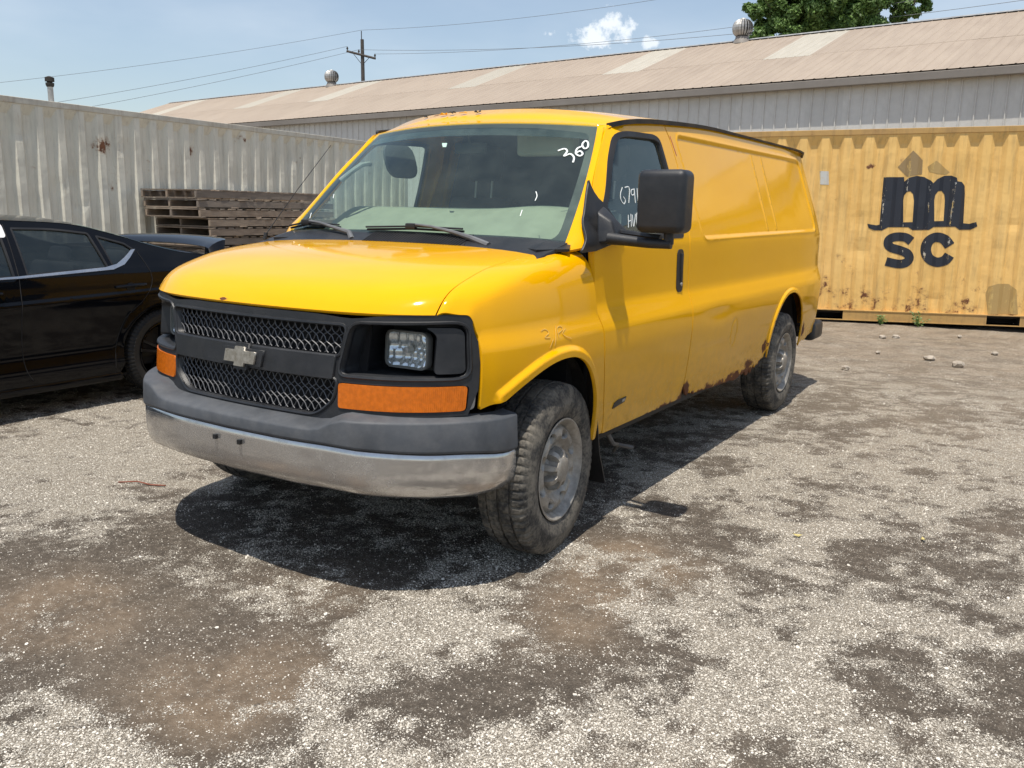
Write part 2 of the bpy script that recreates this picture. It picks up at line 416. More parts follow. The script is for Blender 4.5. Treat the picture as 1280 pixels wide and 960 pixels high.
def glassmat(name, tint, refl=.0, rough=.0, dust=.06, dustc=(.5, .52, .5)):
    m = bpy.data.materials.new(name); m.use_nodes = True; nt = m.node_tree; nt.nodes.clear(); o = N(nt, 'ShaderNodeOutputMaterial')
    tr = N(nt, 'ShaderNodeBsdfTransparent'); tr.inputs[0].default_value = rgb(tint); gl = N(nt, 'ShaderNodeBsdfGlossy'); gl.inputs['Roughness'].default_value = rough
    gl.inputs[0].default_value = (.82, .98, .95, 1); fr = N(nt, 'ShaderNodeFresnel', inp={'IOR': 1.5}); 
    g = N(nt, 'ShaderNodeNewGeometry'); nt.links.new(fm(nt, 'SUBTRACT', 1.5, fm(nt, 'MULTIPLY', g.outputs['Backfacing'], 1.5-1/1.5)), fr.inputs['IOR'])
    f = fm(nt, 'ADD', fm(nt, 'MULTIPLY', fr.outputs[0], 1.15, clamp=True), refl, clamp=True)
    ms = N(nt, 'ShaderNodeMixShader'); nt.links.new(f, ms.inputs[0]); nt.links.new(tr.outputs[0], ms.inputs[1]); nt.links.new(gl.outputs[0], ms.inputs[2])
    df = N(nt, 'ShaderNodeBsdfDiffuse'); df.inputs[0].default_value = rgb(dustc); v = pos(nt); n = noise(nt, v, 5., 9, .7)
    ms2 = N(nt, 'ShaderNodeMixShader'); nt.links.new(mrange(nt, n, .3, .8, dust*.4, dust*1.8), ms2.inputs[0]); nt.links.new(ms.outputs[0], ms2.inputs[1]); nt.links.new(df.outputs[0], ms2.inputs[2])
    nt.links.new(ms2.outputs[0], o.inputs[0]); return m
WSG = glassmat('windshield_glass', (.80, .93, .86), .022, .0, .03, (.42, .50, .46))
SIDEG = glassmat('door_glass', (.80, .88, .84), .0, .0, .03)
CARG = glassmat('tinted_car_glass', (.34, .37, .38), .02, .0, .015)
PALEG = glassmat('clear_lamp_glass', (.9, .93, .94), .0, .02, .08, (.6, .6, .55))
MIRR = simple('polished_reflector', (.95, .95, .97), .16, .8, .1, 40., .06)
CHALK = simple('white_paint_marker', (.75, .78, .78), .8, var=.1, vs=90.)
CHALK2 = simple('faint_white_scribble', (.80, .50, .10), .8, var=.2, vs=90.)
def tyre_mat():
    m, nt, b = newmat('dusty_tyre_rubber'); v = pos(nt); n = noise(nt, v, 9., 8, .7); n2 = noise(nt, v, 80., 4, .6)
    f = mrange(nt, fm(nt, 'ADD', fm(nt, 'MULTIPLY', n, .7), fm(nt, 'MULTIPLY', n2, .3)), .40, .62)
    nt.links.new(mixc(nt, f, (.028, .027, .026), (.16, .142, .115)), b.inputs['Base Color']); b.inputs['Roughness'].default_value = .85; bump(nt, b, n2, .3, .003); return m
TYRE = tyre_mat()
RIM = simple('dirty_steel_rim', (.37, .35, .315), .5, .35, .4, 16., .1, .3, 120., dust=.5, dustc=(.16, .13, .10))
def cracked(name, c, c2, rough=.9): return simple(name, c, rough, 0, .3)
DASH = simple('pale_dashboard_vinyl', (.28, .28, .225), .8, var=.12, bmp=.1)
SEATM = simple('dark_grey_seat_cloth', (.035, .035, .038), .95, var=.2, bmp=.3, bs=600.)
BULK = simple('dark_bulkhead_panel', (.030, .032, .035), .8, var=.2)
TRIM = simple('light_grey_cabin_trim', (.30, .30, .28), .8, var=.1)
BLK = simple('black_car_paint', (.003, .0035, .005), .07, 0, .2, 2., .02, 0., spec=.28)
SILV = simple('satin_silver_trim', (.50, .52, .55), .25, .85, .1)
STICK = simple('white_paper_sticker', (.8, .8, .8), .6, var=.04)
DKMET = simple('dark_rusty_underbody', (.03, .026, .022), .85, .0, .4, 9., .1, .3, 60.)
def wood(name, c1, c2):
    m, nt, b = newmat(name); v = pos(nt, (9., .9, 9.), obj=True); n = noise(nt, v, 3.5, 8, .7, .6); v2 = pos(nt); n2 = noise(nt, v2, 1.7, 3, .5)
    oi = N(nt, 'ShaderNodeObjectInfo'); col = mixc(nt, mrange(nt, n, .3, .7), c1, c2); col = mixc(nt, fm(nt, 'MULTIPLY', oi.outputs['Random'], .55), col, (.10, .10, .10))
    col = mixc(nt, mrange(nt, n2, .5, .8, 0, .4), col, (.07, .055, .045)); nt.links.new(col, b.inputs['Base Color']); b.inputs['Roughness'].default_value = .9; bump(nt, b, n, .6, .006); return m
WOOD = wood('weathered_pallet_wood', (.22, .165, .12), (.38, .30, .225))
BARK = simple('tree_bark', (.09, .07, .05), .95, 0, .4, 6., .05, .6, 30.)
def leafm():
    m, nt, b = newmat('leaf_green'); g = N(nt, 'ShaderNodeNewGeometry'); 
    c = N(nt, 'ShaderNodeValToRGB'); c.color_ramp.elements[0].color = (.05, .105, .02, 1); c.color_ramp.elements[1].color = (.21, .34, .09, 1); nt.links.new(g.outputs['Random Per Island'], c.inputs[0])
    nt.links.new(c.outputs[0], b.inputs['Base Color']); b.inputs['Roughness'].default_value = .55
    o = nt.nodes['Material Output']; t = N(nt, 'ShaderNodeBsdfTranslucent'); nt.links.new(c.outputs[0], t.inputs[0]); ms = N(nt, 'ShaderNodeMixShader'); ms.inputs[0].default_value = .3
    nt.links.new(b.outputs[0], ms.inputs[1]); nt.links.new(t.outputs[0], ms.inputs[2]); nt.links.new(ms.outputs[0], o.inputs[0]); return m
LEAF = leafm()
def sheet_metal(name, c1, c2, st, rough=.5, metal=.0, sc=(1, 1, 1), ov=0.):
    m, nt, b = newmat(name); v = pos(nt, sc); n = noise(nt, v, 2., 7, .65); v2 = pos(nt); n2 = noise(nt, v2, .25, 4, .6); n3 = noise(nt, v2, 30., 3, .6)
    col = mixc(nt, mrange(nt, n, .3, .7), c1, c2); col = mixc(nt, mrange(nt, n2, .4, .75, 0, .6), col, st); col = mixc(nt, mrange(nt, n3, .6, .8, 0, .2), col, st)
    if ov:
        oi = N(nt, 'ShaderNodeObjectInfo'); col = mixc(nt, fm(nt, 'MULTIPLY', oi.outputs['Random'], ov), col, tuple(x*.72 for x in st)); vz = pos(nt, (7., .5, .5)); n4 = noise(nt, vz, 1.3, 6, .7); col = mixc(nt, mrange(nt, n4, .5, .75, 0, .35), col, tuple(x*.8 for x in st)); n5 = noise(nt, v2, 9., 5, .7); col = mixc(nt, mrange(nt, n5, .60, .78, 0, .5), col, tuple(x*.7 for x in st))
    nt.links.new(col, b.inputs['Base Color']); b.inputs['Roughness'].default_value = rough; b.inputs['Metallic'].default_value = metal; return m
WALLM = sheet_metal('pale_grey_corrugated_wall', (.60, .59, .56), (.66, .65, .62), (.50, .48, .44), .55, 0, (3, 3, .4), .22)
ROOFM = sheet_metal('faded_tan_metal_roof', (.33, .265, .205), (.38, .31, .24), (.27, .205, .15), .6, 0, (2, .3, .3), .16)
SKYL = sheet_metal('milky_skylight_sheet', (.42, .385, .315), (.48, .44, .365), (.36, .32, .25), .5, 0, (2, .5, .5), .3)
GUTT = sheet_metal('grey_brown_gutter', (.20, .18, .16), (.24, .22, .20), (.15, .13, .11), .6)
GALV = simple('galvanised_metal', (.42, .41, .39), .45, .5, .2, 9.)
POLEM = simple('weathered_pole_wood', (.075, .065, .058), .9, 0, .3, 5.)
WIREM = simple('dark_wire', (.13, .14, .15), .6)
print('materials ok')
# ------------------------------------------------------------------ ground
GW = [(-2.01,.29,1),(-1.23,.18,.9),(-1.35,-.2,.9),(-2.18,.58,1),(-1.88,.81,1),(.01,-.1,1),(.12,-.25,.8),(.67,-.1,.9),(.86,-.19,.9),(.46,-.05,.5),(.94,-.07,.7),(1.1,.2,.7),(1.13,0,.6),(1.38,.17,.6),(1.61,.63,.7),(1.58,.87,.7),(1.76,.73,.7),(1.82,1.13,.7),(1.84,1.57,.8),(2.08,2.13,.7),(.92,.15,.6),(.93,.56,.6),(1.19,-.53,.8),(1.42,-.52,.9),(1.56,-.42,.9),(1.69,-.38,.9),(1.69,-.19,.8),(.25,-1.08,.8),(.42,-1.16,.9),(.69,-1.11,.8),(.69,-.99,.5),(1.78,-.04,.6),(1.96,-.11,.7),(2.04,.31,.6),(2.3,.22,.6),(2.52,.23,.6),(2.55,.98,.6),(2.7,.5,.7),(2.31,1.12,.7),(1.02,-.55,.6),(.9,-.35,.6),(1.21,2.29,.8),(1.5,2.88,.8),(2.15,2.97,.8),(2.44,4.02,.8),(1.54,.35,.6),(2.14,.7,.6),(-3,1.5,.9),(-2.6,-.2,.9),(3.2,3.6,.8),(1.8,3.6,.7)]
GD = [(.15,-.68,1),(-.6,-.37,.8),(.48,-.71,1),(.43,-.42,.9),(.74,-.58,1),(.24,-.93,.9),(-.33,-.19,.8),(-.9,-.5,.8),(-.1,-.4,.8),(1.39,-.19,1),(1.55,-.13,.9),(1.27,-.16,.8),(1.36,.38,1),(1.2,.9,.9),(1.26,.39,.8),(1.42,1.17,.7),(1.42,1.8,.4),(1.84,-.19,.6),(2.12,.1,.4),(2.1,1.64,.6),(1.34,1.47,.4),(1.88,.74,.4),(.83,.26,.4),(2.01,4.82,.7),(2.47,.61,.4),(.68,.15,.4),(.98,-.58,.4),(2.67,.69,.5),(1.62,1.94,.6),(1.64,1.75,.6),(2.26,1.45,.5)]
GB = [(-.21,-.68,1),(-.35,-.66,.8),(-.13,-.66,1),(.7,-.61,1),(.73,-.75,1),(.74,-.53,.9),(1.29,.96,1),(1.28,.75,.8),(1.29,.33,.7),(1.41,.94,.8),(.43,-.03,.5),(.5,-.8,.8),(1.35,.5,.5)]
def vnoise(x, y, seed, oct_=5, rough=.55):
    r = np.random.default_rng(seed); tot = 0; amp = 1; s = 0; f = 1.
    for o in range(oct_):
        T = r.random((256, 256)); X = x*f+r.random()*50; Y = y*f+r.random()*50
        xi = np.floor(X).astype(int); yi = np.floor(Y).astype(int); u = X-xi; v = Y-yi; u = u*u*(3-2*u); v = v*v*(3-2*v)
        g = lambda a, b: T[a % 256, b % 256]
        tot = tot+amp*((g(xi, yi)*(1-u)+g(xi+1, yi)*u)*(1-v)+(g(xi, yi+1)*(1-u)+g(xi+1, yi+1)*u)*v); s += amp; amp *= rough; f *= 2.03
    return tot/s
def density(x, y):
    dist = np.hypot(x-CAM.x, y-CAM.y); w = np.zeros_like(x)
    wx = x+.28*(vnoise(x*1.6, y*1.6, 5)-.5); wy = y+.28*(vnoise(x*1.6, y*1.6, 6)-.5)
    def blobs(L, k=.055):
        a = np.zeros_like(x); 
        for px, py, s in L:
            d0 = math.hypot(px-CAM.x, py-CAM.y); r = k*d0**1.25+.02
            ux, uy = (px-CAM.x)/d0, (py-CAM.y)/d0; dx = wx-px; dy = wy-py; al = dx*ux+dy*uy; ac = -dx*uy+dy*ux
            a += s*np.exp(-((al/(r*1.25))**2+(ac/r)**2))
        return a
    n = vnoise(x*1.3, y*1.3, 11, 6, .6); n2 = vnoise(x*5, y*5, 12, 5, .6)
    n4 = vnoise(x*2.4+y*.9, y*4.6-x*1.2, 14, 5, .62)
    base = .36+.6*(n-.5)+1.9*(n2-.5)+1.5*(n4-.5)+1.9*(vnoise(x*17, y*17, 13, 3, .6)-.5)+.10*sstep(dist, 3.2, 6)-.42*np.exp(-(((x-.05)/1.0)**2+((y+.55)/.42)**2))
    d = base-.15*sstep(dist, 9., 5.)+.46*blobs(GW)-.30*blobs(GD)*sstep(dist, 6.5, 2.0)-.10*blobs(GD); d = .42+(d-.42)*1.2
    far = sstep(y, 5.6, 7.4)*sstep(x, -3, -1.5); far = np.maximum(far, sstep(dist, 16, 24)*.6)
    d = d*(1-.65*far)+.10*far
    b = blobs(GB, .045)*.9+.9*sstep(y+1.2*(n-.5), 5.6, 7.6)*(.55+1.6*(n2-.5))
    return np.clip(d, 0, 1), np.clip(b, 0, 1)
def axis_pts(lo, hi, fine, far):
    c = list(np.arange(lo, hi+1e-6, fine)); s = fine; a = c[0]; L = []
    while a > -far: s *= 1.22; a -= s; L.append(a)
    b = c[-1]; s = fine; R_ = []
    while b < far: s *= 1.22; b += s; R_.append(b)
    return np.array(L[::-1]+c+R_)
gx = axis_pts(-4.2, 5.0, .035, 1500); gy = axis_pts(-2.4, 9.2, .035, 1500)
X, Y = np.meshgrid(gx, gy, indexing='ij')
near = sstep(np.hypot(X-1, Y-2), 30, 14)
Zh = (.028*(vnoise(X*.55, Y*.55, 21, 4)-.5)+.016*(vnoise(X*2.6, Y*2.6, 22, 4, .6)-.5)+.010*(vnoise(X*11, Y*11, 23, 3, .7)-.5))*near-.006
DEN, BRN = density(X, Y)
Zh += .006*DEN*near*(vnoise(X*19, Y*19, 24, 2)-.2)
# keep it flat under the tyres
for wx_, wy_ in ((.87, .86), (-.87, .86), (.87, 4.29), (-.87, 4.29), (-3.25, 1.9), (-3.25, -.8), (-4.75, 1.9), (-4.75, -.8)):
    k = np.exp(-(((X-wx_)/.22)**2+((Y-wy_)/.24)**2)); Zh = Zh*(1-k)-.002*k
nx_, ny_ = X.shape
V = np.stack([X, Y, Zh], -1).reshape(-1, 3)
I = (np.arange(nx_-1)[:, None]*ny_+np.arange(ny_-1)[None]).ravel()
F = np.stack([I, I+ny_, I+ny_+1, I+1], 1)
me = bpy.data.meshes.new('ground'); me.vertices.add(len(V)); me.vertices.foreach_set('co', V.ravel())
me.loops.add(F.size); me.loops.foreach_set('vertex_index', F.ravel().astype(np.int32)); me.polygons.add(len(F))
me.polygons.foreach_set('loop_start', (np.arange(len(F))*4).astype(np.int32)); me.polygons.foreach_set('loop_total', np.full(len(F), 4, np.int32)); 
me.polygons.foreach_set('use_smooth', np.ones(len(F), bool)); me.update(calc_edges=True)
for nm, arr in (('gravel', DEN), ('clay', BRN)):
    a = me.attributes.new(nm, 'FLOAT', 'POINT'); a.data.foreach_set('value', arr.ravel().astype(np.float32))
m, nt, b = newmat('gravel_yard_ground'); v = pos(nt, obj=False)
ag = N(nt, 'ShaderNodeAttribute', attribute_name='gravel'); ac = N(nt, 'ShaderNodeAttribute', attribute_name='clay')
nA = noise(nt, v, 3., 8, .65); nB = noise(nt, v, 26., 8, .7); nC = noise(nt, v, 150., 4, .65); nD = noise(nt, v, .7, 5, .6)
dirt = mixc(nt, mrange(nt, nB, .3, .7), (.066, .054, .042), (.128, .105, .083))
dirt = mixc(nt, mrange(nt, nC, .5, .75, 0, .6), dirt, (.24, .205, .165)); dirt = mixc(nt, mrange(nt, nC, .55, .25, 0, .5), dirt, (.06, .052, .045))
clay = mixc(nt, mrange(nt, nB, .3, .7), (.17, .125, .085), (.25, .19, .135))
cf_ = fm(nt, 'MULTIPLY', ac.outputs['Fac'], mrange(nt, nA, .3, .62, .25, .95)); dirt = mixc(nt, cf_, dirt, clay)
def vor(sc, rnd=1.):
    n = N(nt, 'ShaderNodeTexVoronoi', feature='F1', inp={'Scale': sc, 'Randomness': rnd}); nt.links.new(v, n.inputs['Vector']); return n
def stones(sc, lo, gain):
    n = vor(sc); s = N(nt, 'ShaderNodeSeparateColor'); nt.links.new(n.outputs['Color'], s.inputs[0])
    thr = fm(nt, 'MULTIPLY', fm(nt, 'ADD', ag.outputs['Fac'], fm(nt, 'MULTIPLY', fm(nt, 'SUBTRACT', nB, .5), .9)), gain)
    on = mrange(nt, fm(nt, 'SUBTRACT', fm(nt, 'ADD', thr, lo), s.outputs[0]), -.02, .06)
    inside = mrange(nt, n.outputs['Distance'], .52, .36)
    return fm(nt, 'MULTIPLY', on, inside), s.outputs[1], n.outputs['Distance']
f1, r1, d1 = stones(150., .02, .95); f2, r2, d2 = stones(75., -.06, .55); f3, r3, d3 = stones(260., .08, 1.05)
st = lambda r: mixc(nt, r, (.21, .185, .15), (.74, .685, .59))
col = mixc(nt, f3, dirt, st(r3)); col = mixc(nt, f1, col, st(r1)); col = mixc(nt, f2, col, st(r2))
# limestone dust that ties the stones together
col = mixc(nt, fm(nt, 'MULTIPLY', mrange(nt, ag.outputs['Fac'], .35, 1., 0, .30), mrange(nt, nA, .25, .7, .55, 1.)), col, (.43, .37, .285))
col = mixc(nt, mrange(nt, nD, .52, .8, 0, .35), col, (.27, .215, .16))
sp_ = sepz(nt, v); wt = fm(nt, 'MULTIPLY', mrange(nt, sp_[1], 1.5, 6.5, 0, .30), mrange(nt, nA, .25, .7, .5, 1.)); col = mixc(nt, wt, col, (.40, .325, .235))
nt.links.new(col, b.inputs['Base Color']); b.inputs['Roughness'].default_value = .92; b.inputs['Specular IOR Level'].default_value = .25
h = fm(nt, 'ADD', fm(nt, 'MULTIPLY', fm(nt, 'MULTIPLY', f1, fm(nt, 'SUBTRACT', .6, d1)), 1.2), fm(nt, 'MULTIPLY', fm(nt, 'MULTIPLY', f2, fm(nt, 'SUBTRACT', .6, d2)), 2.2))
h = fm(nt, 'ADD', h, fm(nt, 'MULTIPLY', nB, 1.6)); h = fm(nt, 'ADD', h, fm(nt, 'MULTIPLY', nC, .9)); bump(nt, b, h, .95, .009)
me.materials.append(m); g = link(bpy.data.objects.new('ground', me)); tag(g, kind='structure')

# loose stones lying on it: instanced on points through geometry nodes
def hz(x, y):
    i = np.clip(np.searchsorted(gx, x)-1, 0, nx_-2); j = np.clip(np.searchsorted(gy, y)-1, 0, ny_-2)
    u = (x-gx[i])/(gx[i+1]-gx[i]); w = (y-gy[j])/(gy[j+1]-gy[j])
    return Zh[i, j]*(1-u)*(1-w)+Zh[i+1, j]*u*(1-w)+Zh[i, j+1]*(1-u)*w+Zh[i+1, j+1]*u*w
def scatter(name, n, rng_area, size, matc, power, label, sd=1, flat=.55, sub=1):
    r = np.random.default_rng(sd)
    # polar sampling round the camera, denser near it
    th = r.uniform(radians(-66), radians(6), n); rad = rng_area[0]+(rng_area[1]-rng_area[0])*r.random(n)**power
    x = CAM.x+np.sin(th)*rad; y = CAM.y+np.cos(th)*rad
    d, c = density(x, y); keep = r.random(n) < (.05+.95*np.clip(d*1.1+.5*(vnoise(x*7, y*7, 31, 3)-.5), 0, 1)**1.35)
    keep &= (y < 10.4)
    x, y = x[keep], y[keep]; k = len(x); s = size[0]+(size[1]-size[0])*r.random(k)**2.6
    z = hz(x, y)+s*.12
    pm = bpy.data.meshes.new(name); pm.vertices.add(k); pm.vertices.foreach_set('co', np.stack([x, y, z], 1).ravel())
    a = pm.attributes.new('siz', 'FLOAT_VECTOR', 'POINT'); sv = np.stack([s, s*r.uniform(.6, 1.1, k), s*r.uniform(flat*.6, flat*1.3, k)], 1); a.data.foreach_set('vector', sv.ravel())
    a = pm.attributes.new('rot', 'FLOAT_VECTOR', 'POINT'); a.data.foreach_set('vector', np.stack([r.normal(0, .25, k), r.normal(0, .25, k), r.uniform(0, 6.28, k)], 1).ravel())
    o = link(bpy.data.objects.new(name, pm)); tag(o, label, 'gravel', kind='stuff')
    ng = bpy.data.node_groups.new(name+'_nodes', 'GeometryNodeTree'); ng.interface.new_socket('Geometry', in_out='INPUT', socket_type='NodeSocketGeometry'); ng.interface.new_socket('Geometry', in_out='OUTPUT', socket_type='NodeSocketGeometry')
    gi = ng.nodes.new('NodeGroupInput'); go = ng.nodes.new('NodeGroupOutput'); ip = ng.nodes.new('GeometryNodeInstanceOnPoints')
    ico = ng.nodes.new('GeometryNodeMeshIcoSphere'); ico.inputs['Radius'].default_value = .5; ico.inputs['Subdivisions'].default_value = sub
    sp = ng.nodes.new('GeometryNodeSetPosition'); nn = ng.nodes.new('ShaderNodeTexNoise'); nn.inputs['Scale'].default_value = 2.3; vm = ng.nodes.new('ShaderNodeVectorMath'); vm.operation = 'SUBTRACT'; vm.inputs[1].default_value = (.5, .5, .5)
    v2 = ng.nodes.new('ShaderNodeVectorMath'); v2.operation = 'SCALE'; v2.inputs['Scale'].default_value = .45
    ng.links.new(nn.outputs['Color'], vm.inputs[0]); ng.links.new(vm.outputs[0], v2.inputs[0]); ng.links.new(ico.outputs[0], sp.inputs['Geometry']); ng.links.new(v2.outputs[0], sp.inputs['Offset'])
    sm = ng.nodes.new('GeometryNodeSetMaterial'); sm.inputs['Material'].default_value = matc; ng.links.new(sp.outputs[0], sm.inputs[0]); ng.links.new(sm.outputs[0], ip.inputs['Instance'])
    for at, so_ in (('siz', 'Scale'), ('rot', 'Rotation')):
        na = ng.nodes.new('GeometryNodeInputNamedAttribute'); na.data_type = 'FLOAT_VECTOR'; na.inputs['Name'].default_value = at
        if at == 'rot':
            er = ng.nodes.new('FunctionNodeEulerToRotation'); ng.links.new(na.outputs[0], er.inputs[0]); ng.links.new(er.outputs[0], ip.inputs[so_])
        else: ng.links.new(na.outputs[0], ip.inputs[so_])
    ng.links.new(gi.outputs[0], ip.inputs['Points']); ng.links.new(ip.outputs[0], go.inputs[0])
    md = o.modifiers.new('stones', 'NODES'); md.node_group = ng; return k
m, nt, b = newmat('limestone_chips'); oi = N(nt, 'ShaderNodeObjectInfo'); gg = N(nt, 'ShaderNodeNewGeometry'); rr_ = N(nt, 'ShaderNodeTexWhiteNoise', noise_dimensions='3D')
sn = vmath(nt, 'SNAP', gg.outputs['Position'], (.012, .012, .5)); nt.links.new(oi.outputs['Random'], rr_.inputs[0]) if False else nt.links.new(oi.outputs['Location'], rr_.inputs[0])
rp = N(nt, 'ShaderNodeValToRGB'); cr_ = rp.color_ramp; cr_.elements[0].color = (.20, .175, .145, 1); cr_.elements[1].color = (.76, .71, .63, 1); e = cr_.elements.new(.3); e.color = (.44, .40, .335, 1); nt.links.new(rr_.outputs[0], rp.inputs[0])
nt.links.new(rp.outputs[0], b.inputs['Base Color']); b.inputs['Roughness'].default_value = .9; STONE = m
k1 = scatter('gravel', 520000, (1.6, 8.0), (.0030, .0092), STONE, 1.25, 'small white limestone gravel scattered over the dark dirt yard', 41)
k2 = scatter('coarse_gravel', 6500, (1.7, 12.), (.008, .018), STONE, 1.1, 'coarser pale stones lying here and there among the gravel', 42, .6)
print('stones', k1, k2)
# the few bigger rocks that can be told apart in front of the yellow container
rocks = [((1104, 432), .10, 'pale grey rock on brown dirt, left of a pair of rocks near the yellow container'), ((1119, 431), .10, 'pale grey rock on brown dirt, right one of a pair near the yellow container'), ((1187, 467), .14, 'largest tan rock on the dirt in front of the logo container'), ((1157, 459), .12, 'flat pale rock on the dirt just left of the largest tan rock'), ((1243, 447), .08, 'small dark rock on the dirt toward the right edge of the yard'), ((1048, 481), .09, 'grey rock on the dirt beside the rear tyre of the yellow van'), ((1207, 425), .07, 'small white rock close to the yellow container base rail'), ((1115, 454), .07, 'white rock lying below the pair of rocks on brown dirt')]
rpos = [(.89, 9.13), (1.02, 9.25), (1.9, 7.4), (1.6, 7.68), (2.15, 8.58), (1.0, 6.5), (1.67, 9.9), (1.07, 7.8)]
for i, ((_, sz, lb), (px, py)) in enumerate(zip(rocks, rpos)):
    bm = bmesh.new(); bmesh.ops.create_icosphere(bm, subdivisions=2, radius=.5)
    r = random.Random(i)
    for vv in bm.verts: vv.co = vv.co*(1+r.uniform(-.18, .18)); vv.co.x *= sz; vv.co.y *= sz*.8; vv.co.z *= sz*.55
    me = bpy.data.meshes.new('rock'); bm.to_mesh(me); bm.free(); me.materials.append(ROCKM := (simple('tan_rock', (.38, .33, .27), .9, 0, .3, 20., bmp=.4, bs=60.) if i == 0 else ROCKM))
    o = link(bpy.data.objects.new('rock', me)); o.location = (px, py, sz*.16); o.rotation_euler = (0, 0, r.uniform(0, 6)); tag(o, lb, 'rock', 'loose rocks on the yard')
# ------------------------------------------------------------------ shipping containers
PITCH = .286
SLP = [.043, .097, .042]
def corr(u, ph, z, zt, zb, dep=None):
    """depth (0 = outer flat, + = recessed)"""
    q = ((u-ph)/PITCH+.5) % 1.0-.5; q = abs(q)*PITCH
    d = 1 if q < SLP[0] else (0 if q > SLP[1] else 1-(q-SLP[0])/(SLP[1]-SLP[0]))
    d *= SLP[2]
    if zt: d = min(d, SLP[2]*max(0, (zt-.010-z)/.115))
    return d
def corr_breaks(u0, u1, ph, fine=False):
    L = []; k0 = int((u0-ph)/PITCH)-1; k1 = int((u1-ph)/PITCH)+2
    a_, b_ = SLP[0], SLP[1]
    for k in range(k0, k1):
        for o in ((-b_, -(a_*.25+b_*.75), -(a_+b_)/2, -(a_*.75+b_*.25), -a_, a_, a_*.75+b_*.25, (a_+b_)/2, a_*.25+b_*.75, b_) if fine else (-b_, -a_, a_, b_)):
            u = ph+k*PITCH+o
            if u0 < u < u1: L.append(u)
    return [u0]+L+[u1]
DENTS = {}
def container(name, loc, rz, u0, u1, ztop, ph, mat, rail, label, pockets=(), dents=()):
    C = empty(name, loc, rz, label, 'container')
    def dent(u, z):
        s = 0
        for du, dz, r, a in dents: s += a*math.exp(-((u-du)**2+(z-dz)**2)/r**2)
        return s
    zb = .165; zt = ztop-.075; us = corr_breaks(u0+.06, u1-.06, ph, True)
    zs = [zb, zb+.0125, zb+.025, zb+.0375, zb+.05]+list(np.linspace(zb+.1, zt-.18, 24))+list(np.linspace(zt-.137, zt-.012, 9))+[zt]
    V = []; F = []
    for z in zs:
        for u in us: V.append((u, corr(u, ph, z, zt, zb)+.012+dent(u, z), z))
    n = len(us)
    for i in range(len(zs)-1):
        for j in range(n-1): F.append((i*n+j, i*n+j+1, (i+1)*n+j+1, (i+1)*n+j))
    k = len(V); V += [(x, y+.004, z) for x, y, z in V]; F += [tuple(a+k for a in f)[::-1] for f in F]
    mesh('corrugated_side_wall', V, F, mat, C)
    m = MB().box((u0+.1, 0, ztop-.075), (u1-.1, .06, ztop)); m.build('top_side_rail', rail, C, bevel=.004, seg=1)
    m = MB(); segs = []; a = u0+.1
    for p0, p1 in sorted(pockets): segs.append((a, p0)); a = p1
    segs.append((a, u1-.1))
    for a, b_ in segs: m.box((a, -.004, .035), (b_, .05, .160))
    m.box((u0+.1, -.012, .160), (u1-.1, .055, .172)); m.box((u0+.1, -.014, .026), (u1-.1, .05, .036))
    m.build('bottom_side_rail', rail, C)
    for p0, p1 in pockets:
        m = MB(); m.box((p0, .3, .036), (p1, .32, .16)); m.box((p0-.004, 0, .036), (p0+.003, .3, .16)); m.box((p1-.003, 0, .036), (p1+.004, .3, .16)); m.build('fork_pocket', DARK, C)
    for u in (u0, u1-.12): MB().box((u, -.012, .12), (u+.12, .12, ztop-.118)).build('corner_post', rail, C, bevel=.006, seg=1)
    for u in (u0, u1-.178):
        for z in (0.0, ztop-.118+.006): MB().box((u, -.02, z), (u+.178, .16, z+.118)).build('corner_casting', rail, C, bevel=.01, seg=2)
    W = 2.438
    # roof, back and ends
    MB().box((u0+.1, .062, ztop-.06), (u1-.1, W-.01, ztop-.03)).build('roof_sheet', rail, C)
    MB().box((u0+.1, W-.05, .04), (u1-.1, W, ztop-.062)).build('rear_side_wall', mat, C)
    for u, s in ((u0, 1), (u1, -1)):
        m = MB(); a, b_ = sorted((u+s*.02, u+s*.06)); m.box((a, .125, .12), (b_, W-.06, ztop-.07)); m.build('end_wall', mat, C)
    MB().box((u0+.15, .07, .12), (u1-.15, W-.06, .155)).build('floor', DARK, C)
    return C
yc_d = [(random.uniform(1, 12), random.uniform(.3, 2.4), random.uniform(.05, .16), random.uniform(-.008, .014)) for _ in range(90)]
YA = (-.201, 10.432); YRZ = atan2(.665, 2.531); yo = (YA[0]-5.5*cos(YRZ), YA[1]-5.5*sin(YRZ), 0)
YC = container('shipping_container', (yo[0], yo[1], -.085), YRZ, .65, 12.84, 2.63, 5.29, YCON, RAILY, 'faded yellow shipping container with a black logo, standing behind the yellow van', [(5.44, 5.83), (7.65, 8.05)], yc_d)
YC.rotation_euler = (0, -.0155, YRZ)
gc_d = [(random.uniform(5, 17), random.uniform(1.2, 2.5), random.uniform(.05, .2), random.uniform(-.010, .016)) for _ in range(90)]
g0 = Vector((-8.344, 3.536, 0)); g1 = Vector((-8.839, 10.499, 0)); gd = (g1-g0).normalized(); GRZ = atan2(gd.y, gd.x); go_ = g0-gd*6
SLP[:] = [.044, .098, .058]
GC = container('shipping_container', (go_.x, go_.y, 0), GRZ, 2.2, 14.39, 2.70, .05, GCON, RAILG, 'weathered pale grey shipping container behind the black car and the pallets', [(6.2, 6.56), (8.2, 8.56)], gc_d)
SLP[:] = [.043, .097, .042]
